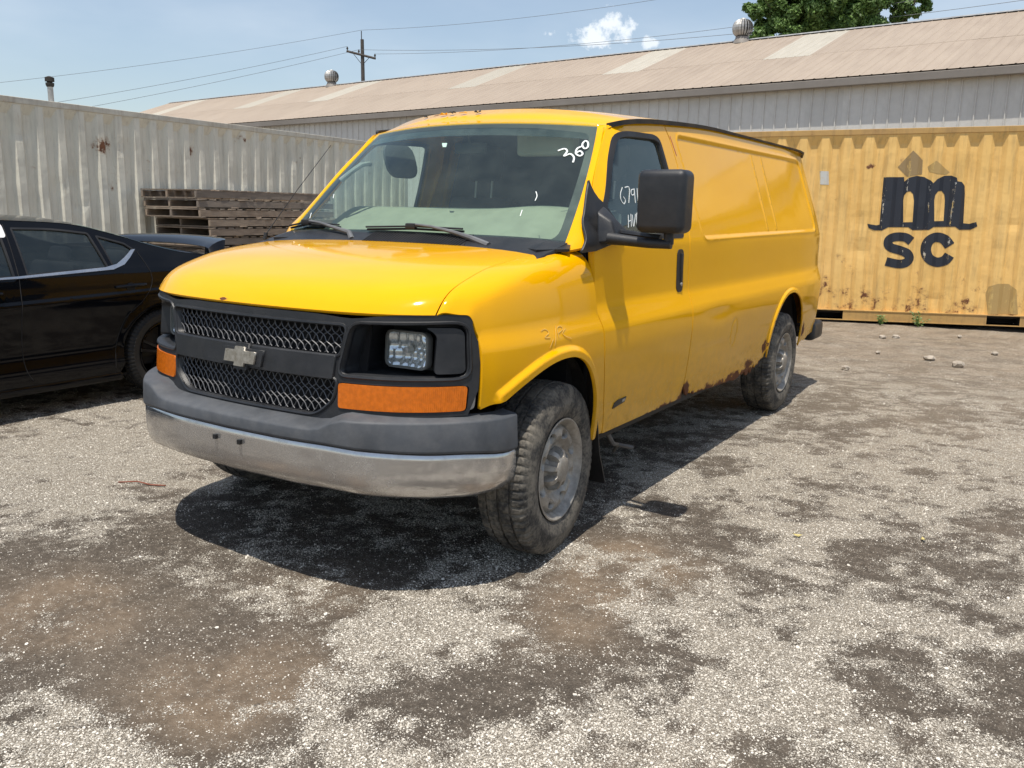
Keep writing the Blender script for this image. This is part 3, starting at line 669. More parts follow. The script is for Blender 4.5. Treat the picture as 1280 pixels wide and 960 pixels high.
# the painted marks on the yellow container: flat prints following the corrugation
LG = {'m': [(6.214,1.992),(6.471,1.994),(6.48,1.933),(6.535,1.986),(6.625,2.008),(6.721,1.993),(6.803,1.945),(6.836,1.909),(6.881,1.964),(6.967,2.007),(7.051,2.008),(7.116,1.978),(7.127,1.933),(7.178,1.924),(7.22,1.874),(7.235,1.768),(7.255,1.384),(7.327,1.376),(7.402,1.403),(7.422,1.345),(7.349,1.3),(7.209,1.297),(7.153,1.338),(6.891,1.332),(6.838,1.293),(6.636,1.288),(6.574,1.327),(6.324,1.324),(6.246,1.278),(6.15,1.281),(6.078,1.311),(6.055,1.368),(6.104,1.359),(6.173,1.348),(6.212,1.356),(6.214,1.692)],
 'h1': [(6.509,1.391),(6.487,1.68),(6.491,1.751),(6.52,1.798),(6.562,1.805),(6.598,1.768),(6.616,1.682),(6.625,1.394)], 'h2': [(6.892,1.409),(6.866,1.686),(6.873,1.757),(6.904,1.806),(6.949,1.81),(6.988,1.764),(7.002,1.688),(7.012,1.412)],
 's': [(6.634,1.137),(6.552,1.188),(6.439,1.194),(6.355,1.161),(6.344,1.094),(6.391,1.045),(6.488,1.016),(6.588,.975),(6.628,.91),(6.593,.850),(6.493,.826),(6.334,.858)], 'c': [(7.113,1.083),(7.037,1.17),(6.933,1.195),(6.848,1.144),(6.823,1.027),(6.867,.915),(6.972,.86),(7.069,.885),(7.121,.959)],
 'd1': [(6.551,2.339),(6.684,2.212),(6.692,2.03),(6.505,1.998),(6.382,2.126)], 'd2': [(6.847,2.203),(7.027,2.053),(6.988,2.023),(6.874,2.031),(6.774,2.061),(6.75,2.127)],
 'w': [(5.383,2.083),(5.502,2.078),(5.518,1.896),(5.404,1.901)], 'g': [(7.614,.453),(7.637,.548),(7.739,.59),(7.878,.59),(7.969,.517),(8.02,.192),(7.663,.178)]}
def stroke(P, w):
    P = smooth_loop(P, 5, False); T = np.gradient(P, axis=0); T /= np.linalg.norm(T, axis=1, keepdims=True); Nn = np.stack([-T[:, 1], T[:, 0]], 1)
    return np.vstack([P+Nn*w/2, (P-Nn*w/2)[::-1]])
def decal(name, loops, mat, off=.0035, parent=None):
    allp = np.vstack(loops); br = [u for u in corr_breaks(allp[:, 0].min()+1e-3, allp[:, 0].max()-1e-3, 5.29)]
    loops = [resample(L, .03) for L in loops]
    # constrain triangles along the sheet's bends
    cons = []
    z0, z1 = allp[:, 1].min()-.01, allp[:, 1].max()+.01
    for u in br[1:-1]: cons.append(np.array([(u, z) for z in np.linspace(z0, z1, 12)]))
    P, T = cdt_fill(loops, .06, None, cons)
    V = [(u, .012+corr(u, 5.29, z, 0, 0)+sum(a*math.exp(-((u-du)**2+(z-dz)**2)/r**2) for du, dz, r, a in yc_d)-off, z) for u, z in P]
    return mesh(name, V, [tuple(t) for t in T], mat, parent)
def worn_print(name, c, wear, wc):
    m, nt, b = newmat(name); v = pos(nt); vz = pos(nt, (22., 22., 1.6)); n = noise(nt, vz, 2.4, 8, .75); n2 = noise(nt, v, 16., 8, .75); s = sepz(nt, v)
    # paint has come off along the outer bends of the corrugation
    q = fm(nt, 'PINGPONG', fm(nt, 'DIVIDE', fm(nt, 'SUBTRACT', s[0], 5.29+PITCH/2-.104+.05), PITCH), .5); edge = mrange(nt, q, .16, .0, 0, .10)
    f = mrange(nt, fm(nt, 'ADD', fm(nt, 'ADD', fm(nt, 'MULTIPLY', n, .5), fm(nt, 'MULTIPLY', n2, .5)), edge), wear, wear+.03)
    n3 = noise(nt, v, 7., 3); cc = mixc(nt, mrange(nt, n3, .35, .6), wc, (.56, .40, .15))
    nt.links.new(mixc(nt, f, c, cc), b.inputs['Base Color']); b.inputs['Roughness'].default_value = .6; return m
BLUE = worn_print('worn_dark_navy_print', (.018, .023, .035), .63, (.62, .62, .58)); TAN = worn_print('ghosted_tan_print', (.30, .21, .10), .60, (.50, .33, .11)); TAN2 = worn_print('faint_tan_print', (.43, .29, .11), .56, (.50, .33, .11)); WHT = worn_print('worn_white_patch', (.55, .55, .52), .55, (.4, .36, .28))
decal('logo_letter_m', [smooth_loop(LG['m'], 2), smooth_loop(LG['h1'], 2), smooth_loop(LG['h2'], 2)] if False else [np.array(LG['m']), np.array(LG['h1']), np.array(LG['h2'])], BLUE, parent=YC)
decal('logo_letter_s', [stroke(LG['s'], .118)], BLUE, parent=YC); decal('logo_letter_c', [stroke(LG['c'], .128)], BLUE, parent=YC)
decal('ghost_diamond', [np.array(LG['d1'])], TAN, .0028, YC); decal('ghost_diamond', [np.array(LG['d2'])], TAN2, .0024, YC); decal('white_paint_patch', [np.array(LG['w'])], WHT, .003, YC); decal('repainted_patch', [np.array(LG['g'])], TAN2, .003, YC)

# ------------------------------------------------------------------ warehouse
WT = Vector((-1.5746, 19.667, 0)); WRZ = atan2(-.0954, 1); EZ = 4.69; RUN = 6.1; RISE = 2.25
WH = empty('warehouse', WT, WRZ, 'long low metal warehouse with a faded tan roof behind both containers', 'warehouse')
T0, T1 = -39.5, 14.2
PW = .9; RB = .3
def ribbed(w, length, rib=.02, rw=.03, per=RB):
    """sheet in local x (width) / y (up the slope) with raised ribs in +z"""
    xs = []; k = int(round(w/per))
    for i in range(k):
        c = per*(i+.5); xs += [(c-per/2, 0), (c-rw, 0), (c-rw*.45, rib), (c+rw*.45, rib), (c+rw, 0)]
    xs.append((w, 0)); return xs
def sheet_mesh(name, w, length, mat, rib=.011, rw=.026, per=RB, th=.004):
    xs = ribbed(w, length, rib, rw, per); n = len(xs); V = []; F = []
    for z0 in (0, -th):
        for y in (0, length):
            for x, z in xs: V.append((x, y, z+z0))
    for i in range(n-1): F.append((i, i+1, n+i+1, n+i)); F.append((2*n+i, 3*n+i, 3*n+i+1, 2*n+i+1)); F.append((i, 2*n+i, 2*n+i+1, i+1)); F.append((n+i, n+i+1, 3*n+i+1, 3*n+i))
    F.append((0, n, 3*n, 2*n)); F.append((n-1, 3*n-1, 4*n-1, 2*n-1))
    me = bpy.data.meshes.new(name); me.from_pydata(V, [], F); me.materials.append(mat); me.update(); return me
SL = math.hypot(RUN, RISE); PA = atan2(RISE, RUN)
RW = 1.32
lowm = sheet_mesh('roof_sheet', RW, SL*.53, ROOFM, per=.264); upm = sheet_mesh('roof_sheet', RW, SL*.535, ROOFM, per=.264); skm = sheet_mesh('skylight_sheet', RW, SL*.55, SKYL, per=.264)
skt = [-3.25, -8.6, -15.5, -22.9, -28.9, -36.3, 2.9, 8.9]
def place(me, name, parent, loc, rx=0, rz=0):
    o = bpy.data.objects.new(name, me); o.location = loc; o.rotation_euler = (rx, 0, rz); return link(o, parent)
nR = int((T1-T0)/RW)
for i in range(nR):
    t = T0+i*RW; c = t+RW/2; j1 = random.uniform(0, .003); j2 = random.uniform(0, .003)
    place(lowm, 'roof_sheet', WH, (t, -.02*cos(PA), EZ-.02*sin(PA)+j1), PA)
    sk = any(abs(c-s) < RW/2 for s in skt); a = .47 if not sk else .455
    place(skm if sk else upm, 'skylight_sheet' if sk else 'roof_sheet', WH, (t, RUN*a, EZ+RISE*a+.0052+j2*.3), PA)
lb = MB(); lb.box((T0, RUN, 0), (T1, RUN+.02, .02))
# far slope and ridge cap
m = MB(); m.add([(T0, RUN*2+.2, EZ-.05), (T1, RUN*2+.2, EZ-.05), (T1, RUN+.05, EZ+RISE-.012), (T0, RUN+.05, EZ+RISE-.012), (T0, RUN*2+.2, EZ-.09), (T1, RUN*2+.2, EZ-.09), (T1, RUN+.05, EZ+RISE-.05), (T0, RUN+.05, EZ+RISE-.05)], [(0, 1, 2, 3), (7, 6, 5, 4), (0, 4, 5, 1), (2, 6, 7, 3), (0, 3, 7, 4), (1, 5, 6, 2)]); m.build('far_roof_slope', ROOFM, WH)
k = 0; t = T0
while t < T1-.1:
    w = min(3.05, T1-t); zr = EZ+RISE+.042+(.006 if k % 2 else 0)
    V = [(t, RUN-.17, zr-.062), (t, RUN, zr), (t, RUN+.2, zr-.07), (t, RUN-.17, zr-.068), (t, RUN, zr-.006), (t, RUN+.2, zr-.076)]; V += [(x+w+.03, y, z) for x, y, z in V]
    MB().add(V, [(0, 6, 7, 1), (1, 7, 8, 2), (3, 4, 10, 9), (4, 5, 11, 10), (0, 1, 4, 3), (1, 2, 5, 4), (6, 9, 10, 7), (7, 10, 11, 8), (0, 3, 9, 6), (2, 8, 11, 5)]).build('ridge_cap', GALV, WH); t += 3.05; k += 1
OV = .225
m = MB(); m.box((T0, -.02, EZ-.21), (T1, .13, EZ-.035)); m.build('gutter', GUTT, WH, bevel=.01, seg=1)
MB().box((T0+.05, .13, EZ-.12), (T1, OV+.05, EZ-.09)).build('soffit', GUTT, WH)
wm = sheet_mesh('wall_sheet', PW, 4.52, WALLM, rib=.028, rw=.022)
t = T0+.1
while t < T1-PW:
    place(wm, 'wall_sheet', WH, (t, OV+random.uniform(0, .003), .02), pi/2); t += PW
MB().box((T0+.12, OV+.02, 0), (T1-.1, OV+.12, EZ-.1)).build('wall_girt', DARK, WH)
# left gable wall and far wall
m = MB(); gy0, gy1 = OV+.12, 2*RUN
m.add([(T0+.12, gy0, 0), (T0+.12, gy1, 0), (T0+.12, gy1, EZ-.1), (T0+.12, RUN, EZ+RISE-.1), (T0+.12, gy0, EZ-.08), (T0+.2, gy0, 0), (T0+.2, gy1, 0), (T0+.2, gy1, EZ-.1), (T0+.2, RUN, EZ+RISE-.1), (T0+.2, gy0, EZ-.08)],
   [(0, 4, 3, 2, 1), (5, 6, 7, 8, 9), (0, 1, 6, 5), (1, 2, 7, 6), (2, 3, 8, 7), (3, 4, 9, 8), (4, 0, 5, 9)]); m.build('gable_wall', WALLM, WH)
MB().box((T0+.1, 2*RUN, 0), (T1, 2*RUN+.1, EZ-.1)).build('back_wall', WALLM, WH)
def turbine(t, label, r=.33):
    T = empty('roof_turbine_vent', (0, 0, 0), 0, label, 'roof vent', 'turbine vents on the warehouse ridge')
    base = Matrix.Rotation(WRZ, 4, 'Z'); p = WT+base @ Vector((t, RUN-.10, EZ+RISE)); T.location = p; T.rotation_euler = (0, 0, WRZ)
    m = lathe(MB(), [(-.12, .30), (.0, .25), (.06, .21), (.10, .21)], (0, 0, 0), 'z', 24); m.build('vent_neck', GUTT, T, True)
    zc = .10+r*.80
    for k in range(20):
        w0 = 2*pi*k/20; m = MB(); V = []; F = []
        for i in range(9):
            ph = radians(-68+136*i/8); rr = r*cos(ph)**.75; z = zc+r*.86*sin(ph)
            for dr, dw in ((0, 0), (-.035, .24)): V.append(((rr+dr)*cos(w0+dw), (rr+dr)*sin(w0+dw), z))
            for dr, dw in ((-.004, 0), (-.039, .24)): V.append(((rr+dr)*cos(w0+dw), (rr+dr)*sin(w0+dw), z-.002))
        for i in range(8):
            a = i*4; b_ = a+4; F += [(a, a+1, b_+1, b_), (a+2, b_+2, b_+3, a+3), (a, b_, b_+2, a+2), (a+1, a+3, b_+3, b_+1)]
        m.add(V, F).build('turbine_fin', GALV, T, False)
    lathe(MB(), [(zc+r*.80, r*.34), (zc+r*.9, r*.25), (zc+r*.93, .001)], (0, 0, 0), 'z', 20).build('turbine_cap', GALV, T, True)
    lathe(MB(), [(.10, .17), (zc, .19), (zc+r*.7, .12)], (0, 0, 0), 'z', 16, cap=True).build('turbine_core', DARK, T, True)
turbine(-5.95, 'round galvanised turbine vent on the ridge next to the green tree'); turbine(-25.8, 'small far turbine vent on the ridge beside the utility pole')
# vent pipe behind the grey container
VP = empty('vent_pipe', (-11.1, 5.76, 0), 0, 'short rusty vent pipe with a cap rising behind the grey container', 'vent pipe')
lathe(MB(), [(0, .042), (3.25, .042)], (0, 0, 0), 'z', 16, cap=True).build('pipe', GALV, VP, True)
lathe(MB(), [(3.22, .05), (3.25, .062), (3.28, .062), (3.28, .04), (3.30, .04), (3.30, .068), (3.36, .068), (3.38, .02)], (0, 0, 0), 'z', 18, cap=True).build('pipe_cap', DKMET, VP, True)

# ------------------------------------------------------------------ utility pole and wires
pb = Vector((-40.23, 45.3, 0)); PO = empty('utility_pole', pb, 0, 'dark utility pole with a tilted crossarm behind the warehouse ridge', 'utility pole')
MB().tube([(0, 0, 0), (-.1, 0, 7), (-.16, 0, 12.9)], [.19, .15, .12], 12).build('pole', POLEM, PO, True)
MB().tube([(-.16, -.06, 12.7), (-.17, -.06, 13.45)], .03, 8).build('top_pin', DKMET, PO, True)
a1 = Vector((-1.1, -.55, 12.12)); a2 = Vector((.78, .30, 11.62))
MB().tube([a1, a1.lerp(a2, .5), a2], .085, 6).build('crossarm', POLEM, PO)
MB().tube([a1.lerp(a2, .2), (-.1, -.08, 11.2)], .02, 6).build('brace', DKMET, PO); MB().tube([a1.lerp(a2, .8), (-.1, -.08, 11.2)], .02, 6).build('brace', DKMET, PO)
for q in (0.02, .42, .98):
    p = a1.lerp(a2, q); lathe(MB(), [(0, .03), (.06, .03), (.08, .07), (.14, .07), (.2, .04), (.24, .04)], p+Vector((0, 0, .06)), 'z', 10, cap=True).build('insulator', DKMET, PO, True)
def wire(a, b_, sag, label, r=.011):
    P = []; a = Vector(a); b_ = Vector(b_)
    for i in range(25):
        t = i/24; p = a.lerp(b_, t); p.z -= sag*4*t*(1-t); P.append(p)
    o = MB().tube(P, r, 5).build('overhead_wire', WIREM, None, True); tag(o, label, 'wire', 'overhead wires')
pt = pb+Vector((-.17, -.06, 13.5)); q1 = pb+a1+Vector((0, 0, .3)); q2 = pb+a1.lerp(a2, .42)+Vector((0, 0, .3)); q3 = pb+a2+Vector((0, 0, .3))
wire(pt, (2.5, 44.4, 14.6), 1.0, 'topmost overhead wire running right from the top of the utility pole')
wire(q3, (3.4, 44.2, 12.2), .9, 'upper of the two wires running right from the pole crossarm, past the clouds')
wire(q2, (2.6, 44.2, 11.2), .8, 'lower of the two wires running right from the pole crossarm along the ridge', .012)
wire(q1, (-54, 22.5, 5.7), .3, 'middle overhead wire running left from the crossarm of the utility pole', .011)
wire(q2, (-54, 22.2, 4.9), .3, 'lowest overhead wire running left from the crossarm of the utility pole', .011)
wire(pt, (-54, 22.8, 7.5), .3, 'topmost overhead wire running left from the top of the utility pole', .010)

# ------------------------------------------------------------------ tree behind the ridge
def tree(loc, label, clumps, seed, n_leaf=420, leaf=.115):
    T = empty('broadleaf_tree', loc, 0, label, 'tree'); r = random.Random(seed); m = MB()
    m.tube([(0, 0, 0), (.1, 0, 3), (-.1, .1, 6), (.0, 0, 8.2)], [.42, .34, .27, .18], 10)
    for c, rad, _ in clumps:
        b0 = Vector((0, 0, r.uniform(4.5, 8))); mid = b0.lerp(Vector(c), .5)+Vector((r.uniform(-.4, .4), r.uniform(-.4, .4), r.uniform(-.2, .5)))
        m.tube([b0, mid, Vector(c)], [.14, .08, .03], 6)
        for _k in range(4):
            e = Vector(c)+Vector((r.gauss(0, 1), r.gauss(0, 1), r.gauss(0, .8)))*rad*.55; m.tube([mid.lerp(Vector(c), .6), e], [.035, .012], 4)
    m.build('trunk', BARK, T, True)
    V = []; F = []
    for c, rad, dens in clumps:
        subs = [(Vector(c)+Vector((r.gauss(0, 1), r.gauss(0, 1), r.gauss(0, .8)))*rad*.55, rad*r.uniform(.22, .42)) for _ in range(int(16*dens))]
        for sc_, sr in subs:
            for _ in range(int(n_leaf*sr*sr/.12)):
                d = Vector((r.gauss(0, 1), r.gauss(0, 1), r.gauss(0, 1))).normalized(); p = sc_+d*sr*(r.random()**.4)
                nrm = (d+Vector((r.gauss(0, .7), r.gauss(0, .7), r.gauss(.4, .7)))).normalized(); a = nrm.orthogonal().normalized(); a.rotate(Matrix.Rotation(r.uniform(0, 6.28), 3, nrm)); b_ = nrm.cross(a); l = leaf*r.uniform(.6, 1.25); k = len(V)
                V += [p-a*l, p-b_*l*.45+nrm*l*.1, p+a*l, p+b_*l*.45+nrm*l*.1]; F.append((k, k+1, k+2, k+3))
    o = mesh('crown', V, F, LEAF, T); o['kind'] = 'stuff'; return T
cl_ = []
rr = random.Random(3)
for dx, dz, rad, dn in ((-3.3, 11.0, 1.1, 1.0), (-2.2, 11.6, 1.35, 1.2), (-2.4, 10.3, 1.2, 1.1), (-.9, 10.6, 1.4, 1.2), (-.8, 12.4, 1.6, 1.2), (.5, 11.4, 1.45, 1.2), (.8, 10.0, 1.3, .9), (1.9, 12.2, 1.25, .7), (1.6, 11.0, 1.0, .5), (-2.2, 13.2, 1.5, 1), (0, 14.2, 1.6, 1), (1.6, 13.6, 1.3, .8), (3.6, 11.9, .75, .7), (3.2, 11.25, .6, .6), (2.6, 12.9, .8, .6), (-3.4, 9.8, .9, .8), (-1.4, 9.2, 1.2, .9), (0.4, 9, 1.2, .9)):
    cl_.append(((dx*.80, dx*.62+rr.uniform(-.8, .8), dz), rad, dn))
tree((-8.1, 43.9, 0), 'green broadleaf tree rising above the warehouse ridge', cl_, 5)
def weed(loc, label, s=.22, seed=1):
    r = random.Random(seed); T = empty('weed', loc, 0, label, 'weed'); V = []; F = []; m = MB()
    for i in range(9):
        w = r.uniform(0, 6.28); tip = Vector((cos(w)*s*r.uniform(.2, .7), sin(w)*s*r.uniform(.2, .5), s*r.uniform(.6, 1.2))); m.tube([(0, 0, 0), tip*.5+Vector((0, 0, .02)), tip], [.003, .002, .001], 4)
        for j in range(9):
            p = tip*(.25+.75*r.random()); a = Vector((r.gauss(0, 1), r.gauss(0, 1), r.gauss(0, .5))).normalized(); b_ = a.orthogonal().normalized(); l = .022; k = len(V); V += [p, p+a*l+b_*l*.35, p+a*2*l, p+a*l-b_*l*.35]; F.append((k, k+1, k+2, k+3))
    m.build('stem', LEAF, T); o = mesh('leaves', V, F, LEAF, T); o['kind'] = 'stuff'
weed((1.08, 10.66, 0), 'small green weed growing at the foot of the logo container', .19, 2); weed((.62, 10.52, 0), 'tiny sparse weed at the container foot, left of the bigger weed', .12, 5)

def twig(P, r_, label, mat):
    o = MB().tube([Vector((x, y, float(hz(np.array([x]), np.array([y]))[0])+z)) for x, y, z in P], r_, 5).build('dry_twig', mat, None, True); tag(o, label, 'twig')
twig([(-1.415, .335, .006), (-1.33, .39, .012), (-1.24, .405, .006), (-1.16, .44, .010)], .004, 'thin reddish twig lying on the pale gravel left of the van shadow', simple('reddish_bark', (.22, .07, .04), .9))
def leaf_(x, y, rz, label, s_=.05):
    V = [(s_*a, s_*b_, .006+.012*abs(a)) for a, b_ in ((-1, 0), (-.5, .35), (.2, .4), (1, 0), (.2, -.35), (-.5, -.3))]; V += [(a, b_, c-.001) for a, b_, c in V]; n_ = 6
    o = mesh('fallen_leaf', V, [tuple(range(6)), tuple(range(6, 12))[::-1]]+[(i, i+6, (i+1) % 6+6, (i+1) % 6) for i in range(6)], LEAFY); o.location = (x, y, float(hz(np.array([x]), np.array([y]))[0])); o.rotation_euler = (.1, .1, rz); tag(o, label, 'leaf', 'fallen leaves on the gravel')
LEAFY = simple('dry_yellow_leaf', (.55, .46, .18), .8, 0, .25, 40.)
leaf_(1.80, 1.66, .4, 'pale yellow dry leaf on the gravel right of the mirror shadow', .022); leaf_(2.30, 1.93, 2., 'pale yellow dry leaf on the gravel farther right, near the right edge', .024)
# ------------------------------------------------------------------ pallets
def boardmesh(name, a, b_, seed):
    r = random.Random(seed); m = MB(); m.box(a, b_); me = bpy.data.meshes.new(name); V = [(x+r.uniform(-.004, .004), y+r.uniform(-.003, .003), z+r.uniform(-.0012, .0012)) for x, y, z in m.V]; me.from_pydata(V, [], m.F); me.materials.append(WOOD); me.update(); return me
PL, PWD = 2.75, 1.10
strm = [boardmesh('stringer', (-.019, 0, 0), (.019, PL, .088), i) for i in range(4)]; deckm = [boardmesh('deck_board', (0, 0, 0), (PWD, w, .016), 9+i) for i, w in enumerate((.088, .135, .1, .14))]
PAL = None
order = ['topmost', 'second', 'third', 'fourth', 'fifth', 'sixth', 'seventh', 'eighth', 'ninth', 'tenth', 'eleventh', 'twelfth', 'thirteenth']
offs = [(-.02, .0), (.0, .02), (.02, .02), (.05, .16), (.05, .16), (.02, .06), (.0, .08)]+[(random.uniform(-.03, .03), random.uniform(0, .12)) for _ in range(6)]
ptop = 1.665; pitch = .1285
for i in range(13):
    z = ptop-pitch*(i+1)
    if z < -.02: break
    ox, oy = offs[i]
    P_ = empty('wooden_pallet', (-8.38+ox, 5.38+oy, max(z, .012)), GRZ-pi/2+random.uniform(-.006, .006), f'{order[i]} weathered wooden pallet from the top of the stack against the grey container', 'pallet', 'pallets stacked against the grey container')
    for j, x in enumerate((.02, .52, PWD-.02) if i not in (3, 4) else (.02, .5, PWD-.02)):
        o = bpy.data.objects.new('stringer', strm[(i+j) % 4]); o.location = (x, .01 if i in (3, 4) and j == 1 else 0, .012); link(o, P_)
    y = 0; k = 0
    while y < PL-.1:
        o = bpy.data.objects.new('deck_board', deckm[(i+k) % 4]); o.location = (random.uniform(-.012, .012), y, .1065); link(o, P_)
        if k % 3 == 0: o = bpy.data.objects.new('deck_board', deckm[(i*2+k) % 4]); o.location = (random.uniform(-.012, .012), y+.004, .0005); link(o, P_)
        y += (.088, .135, .1, .14)[(i+k) % 4]+random.uniform(.03, .09); k += 1
print('back ok')
# ------------------------------------------------------------------ the yellow cargo van (local = world: front at y=0, driver side +x)
VAN = empty('cargo_van', (0, 0, 0), 0, 'yellow cargo van with black grille, chrome bumper and rusted sills parked in the gravel yard', 'van')
Pz = interp([.25, .33, .42, .50, .62, .75, .86, .93, 1.0, 1.05, 1.12, 1.30, 1.36, 1.6, 1.85, 1.95, 2.02], [.915, .932, .950, .962, .976, .987, .993, .991, .971, .956, .953, .949, .936, .862, .783, .750, .725])
Ty = interp([0, .2, .3, .35, .42, .6, .9, 4.6, 5.0, 5.3, 5.45, 5.55, 5.60], [.17, .108, .084, .070, .045, .015, 0, 0, .010, .030, .055, .095, .14])
zd = interp([1.5, 1.63, 1.72, 2.3, 3.2, 5.2, 5.45, 5.6], [1.862, 1.872, 1.895, 1.948, 1.983, 1.985, 1.965, 1.93])
wr = interp([1.5, 1.63, 1.72, 2.3, 3.2, 5.0, 5.35, 5.6], [.690, .712, .768, .752, .738, .735, .715, .62])
ARF = smooth_loop([(.44, .745), (.54, .795), (.66, .838), (.78, .862), (.90, .860), (1.0, .828), (1.075, .765), (1.13, .675), (1.158, .57), (1.165, .435)], 4, False)
ARR = np.array([(4.305-.435*math.copysign(abs(cos(t))**.9, cos(t)), .46+.44*abs(sin(t))**.9) for t in np.linspace(.0, pi, 30)])
CPO = rpoly([(2.52, 1.325), (5.17, 1.35), (5.10, 1.895), (2.44, 1.885)], .06, 5)
CPD = [np.array([(3.80, 1.345), (3.80, 1.885)]), np.array([(4.02, 1.345), (4.02, 1.885)])]
OVAL = np.array([(3.04+.055*cos(t), .735+.085*sin(t)) for t in np.linspace(0, 2*pi, 24, endpoint=False)])
def side(y, z):
    x = Pz(z)-Ty(y)*(1+.3*sstep(z, 1.4, 2.0)*sstep(y, 4, 5.5))
    for A, w, h in ((ARF, .05, .020), (ARR, .038, .014)):
        if (y.min() < A[:, 0].max()+.1) and (y.max() > A[:, 0].min()-.1):
            d = pl_dist(y, z, A); x = x+h*(1-sstep(d, w*.5, w))
    yp = np.interp(z, [1.28, 1.33, 1.375, 1.52, 1.655, 1.775, 1.868, 1.95], [1.14, 1.152, 1.175, 1.30, 1.42, 1.545, 1.645, 1.76])
    x = x-.043*(1-sstep(y-yp, -.03, .11))*sstep(z, 1.33, 1.43)
    return x
def sidemap(y, z): return np.stack([side(y, z), y, z], 1)
def cargomap(y, z):
    x = side(y, z); inn = inpoly(np.stack([y, z], 1), CPO); d = pl_dist(y, z, CPO, True); sd = np.where(inn, -d, d)
    x = x-.009*(1-sstep(sd, -.014, .004))+.003*np.exp(-((sd-.010)/.007)**2)
    for L in CPD:
        dd = np.abs(y-L[0, 0]); x = x+np.where(inn & (d > .02), .0045*np.exp(-(dd/.012)**2), 0)
    do = pl_dist(y, z, OVAL, True); x = x-.003*np.exp(-(do/.006)**2)
    # body seam below the side-glass outline and a soft dent low on the panel
    x = x-.0025*np.exp(-((z-.705-.01*(y-3))/.012)**2)*sstep(y, 2.35, 2.5)*sstep(y, 5.2, 4.7)
    x = x-.006*np.exp(-(((y-3.5)/.35)**2+((z-.60)/.09)**2))-.005*np.exp(-(((y-2.75)/.25)**2+((z-.88)/.06)**2))
    return np.stack([x, y, z], 1)
ZC = interp([-.03, 0, .02, .045, .097, .2, .36, .66, .95, 1.05], [1.035, 1.074, 1.100, 1.128, 1.163, 1.200, 1.240, 1.276, 1.296, 1.300])
zh = lambda y: ZC(np.asarray(y)-.219)
Ff = lambda x: .027+.14*x**2+.36*np.abs(x)**6
def fendermap(y, s):
    z0 = 1.0; u = np.clip((s-z0)/.35, 0, 1.05); X0 = side(y, np.minimum(s, z0)); zt = zh(y)
    k = np.clip((zt-z0)/.30, .25, 1.); bx = .800
    c1x = X0-.022*k; c1z = z0+(zt-z0)*.93; c2x = bx+(X0-bx)*.62; c2z = zt-.004
    x = (1-u)**3*X0+3*u*(1-u)**2*c1x+3*u*u*(1-u)*c2x+u**3*bx; z = (1-u)**3*z0+3*u*(1-u)**2*c1z+3*u*u*(1-u)*c2z+u**3*zt
    zn = ZC(np.clip(y-Ff(np.abs(x))-.008, -.03, 1.0)); k_ = .03; h_ = np.clip(.5+.5*(zn-z)/k_, 0, 1); zs = zn*(1-h_)+z*h_-k_*h_*(1-h_); w_ = np.clip(u, 0, 1)**5
    zs = zs*(1-w_)+np.minimum(z, ZC(y-.219))*w_; z = np.where((u > 0) & (y < .9), zs, z)
    return np.stack([np.where(s <= z0, X0, x), y, np.where(s <= z0, s, z)], 1)
def nose_edge():
    o = []; zz_ = []
    for s_ in (.722, .80, .90, .98, 1.0):
        o.append((.345, s_)); zz_.append((min(float(side(np.array([.345]), np.array([s_]))[0]), .914), s_))
    for s_ in np.linspace(1.012, 1.35, 30):
        lo, hi = .20, .46
        for _ in range(40):
            m_ = (lo+hi)/2; p = fendermap(np.array([m_]), np.array([s_]))[0]
            if m_-(Ff(p[0])+.012) > 0: hi = m_
            else: lo = m_
        p = fendermap(np.array([hi]), np.array([s_]))[0]; o.append((hi, float(s_))); zz_.append((float(p[0]), float(p[2])))
    return o, zz_
NOSE, NOSEXZ = nose_edge()
front_seam = [(1.298, .435), (1.288, .50), (1.26, .6), (1.222, .784), (1.196, .957), (1.172, 1.02), (1.15, 1.28)]
rear_seam = [(2.285, .435), (2.29, .54), (2.296, .74), (2.292, 1.0), (2.296, 1.3), (2.335, 1.55), (2.358, 1.72), (2.335, 1.86), (2.30, 1.925)]
WIN = rpoly([(1.185, 1.335), (1.40, 1.545), (1.51, 1.69), (1.655, 1.835), (1.80, 1.853), (2.12, 1.862), (2.19, 1.845), (2.215, 1.66), (2.222, 1.335)], [.03, .1, .1, .07, .2, .06, .06, .3, .04])
def inset(L, d):
    L = np.asarray(L); o = []
    n = len(L); A = np.sum(L[:, 0]*np.roll(L[:, 1], -1)-np.roll(L[:, 0], -1)*L[:, 1]); s = 1 if A > 0 else -1
    for i in range(n):
        t = L[(i+1) % n]-L[i-1]; t /= max(np.linalg.norm(t), 1e-9); o.append(L[i]+s*d*np.array([-t[1], t[0]]))
    return np.array(o)
def offset_open(A, o):
    A = resample(A, .016, False); T = np.gradient(A, axis=0); T /= np.linalg.norm(T, axis=1, keepdims=True); return A+np.stack([-T[:, 1], T[:, 0]], 1)*o
doortop = [(2.27, float(zd(2.27))-.012), (1.95, float(zd(1.95))-.012), (1.74, float(zd(1.74))-.012)]
pill = [(1.645, 1.868), (1.545, 1.775), (1.42, 1.655), (1.30, 1.52), (1.175, 1.375), (1.152, 1.33)]
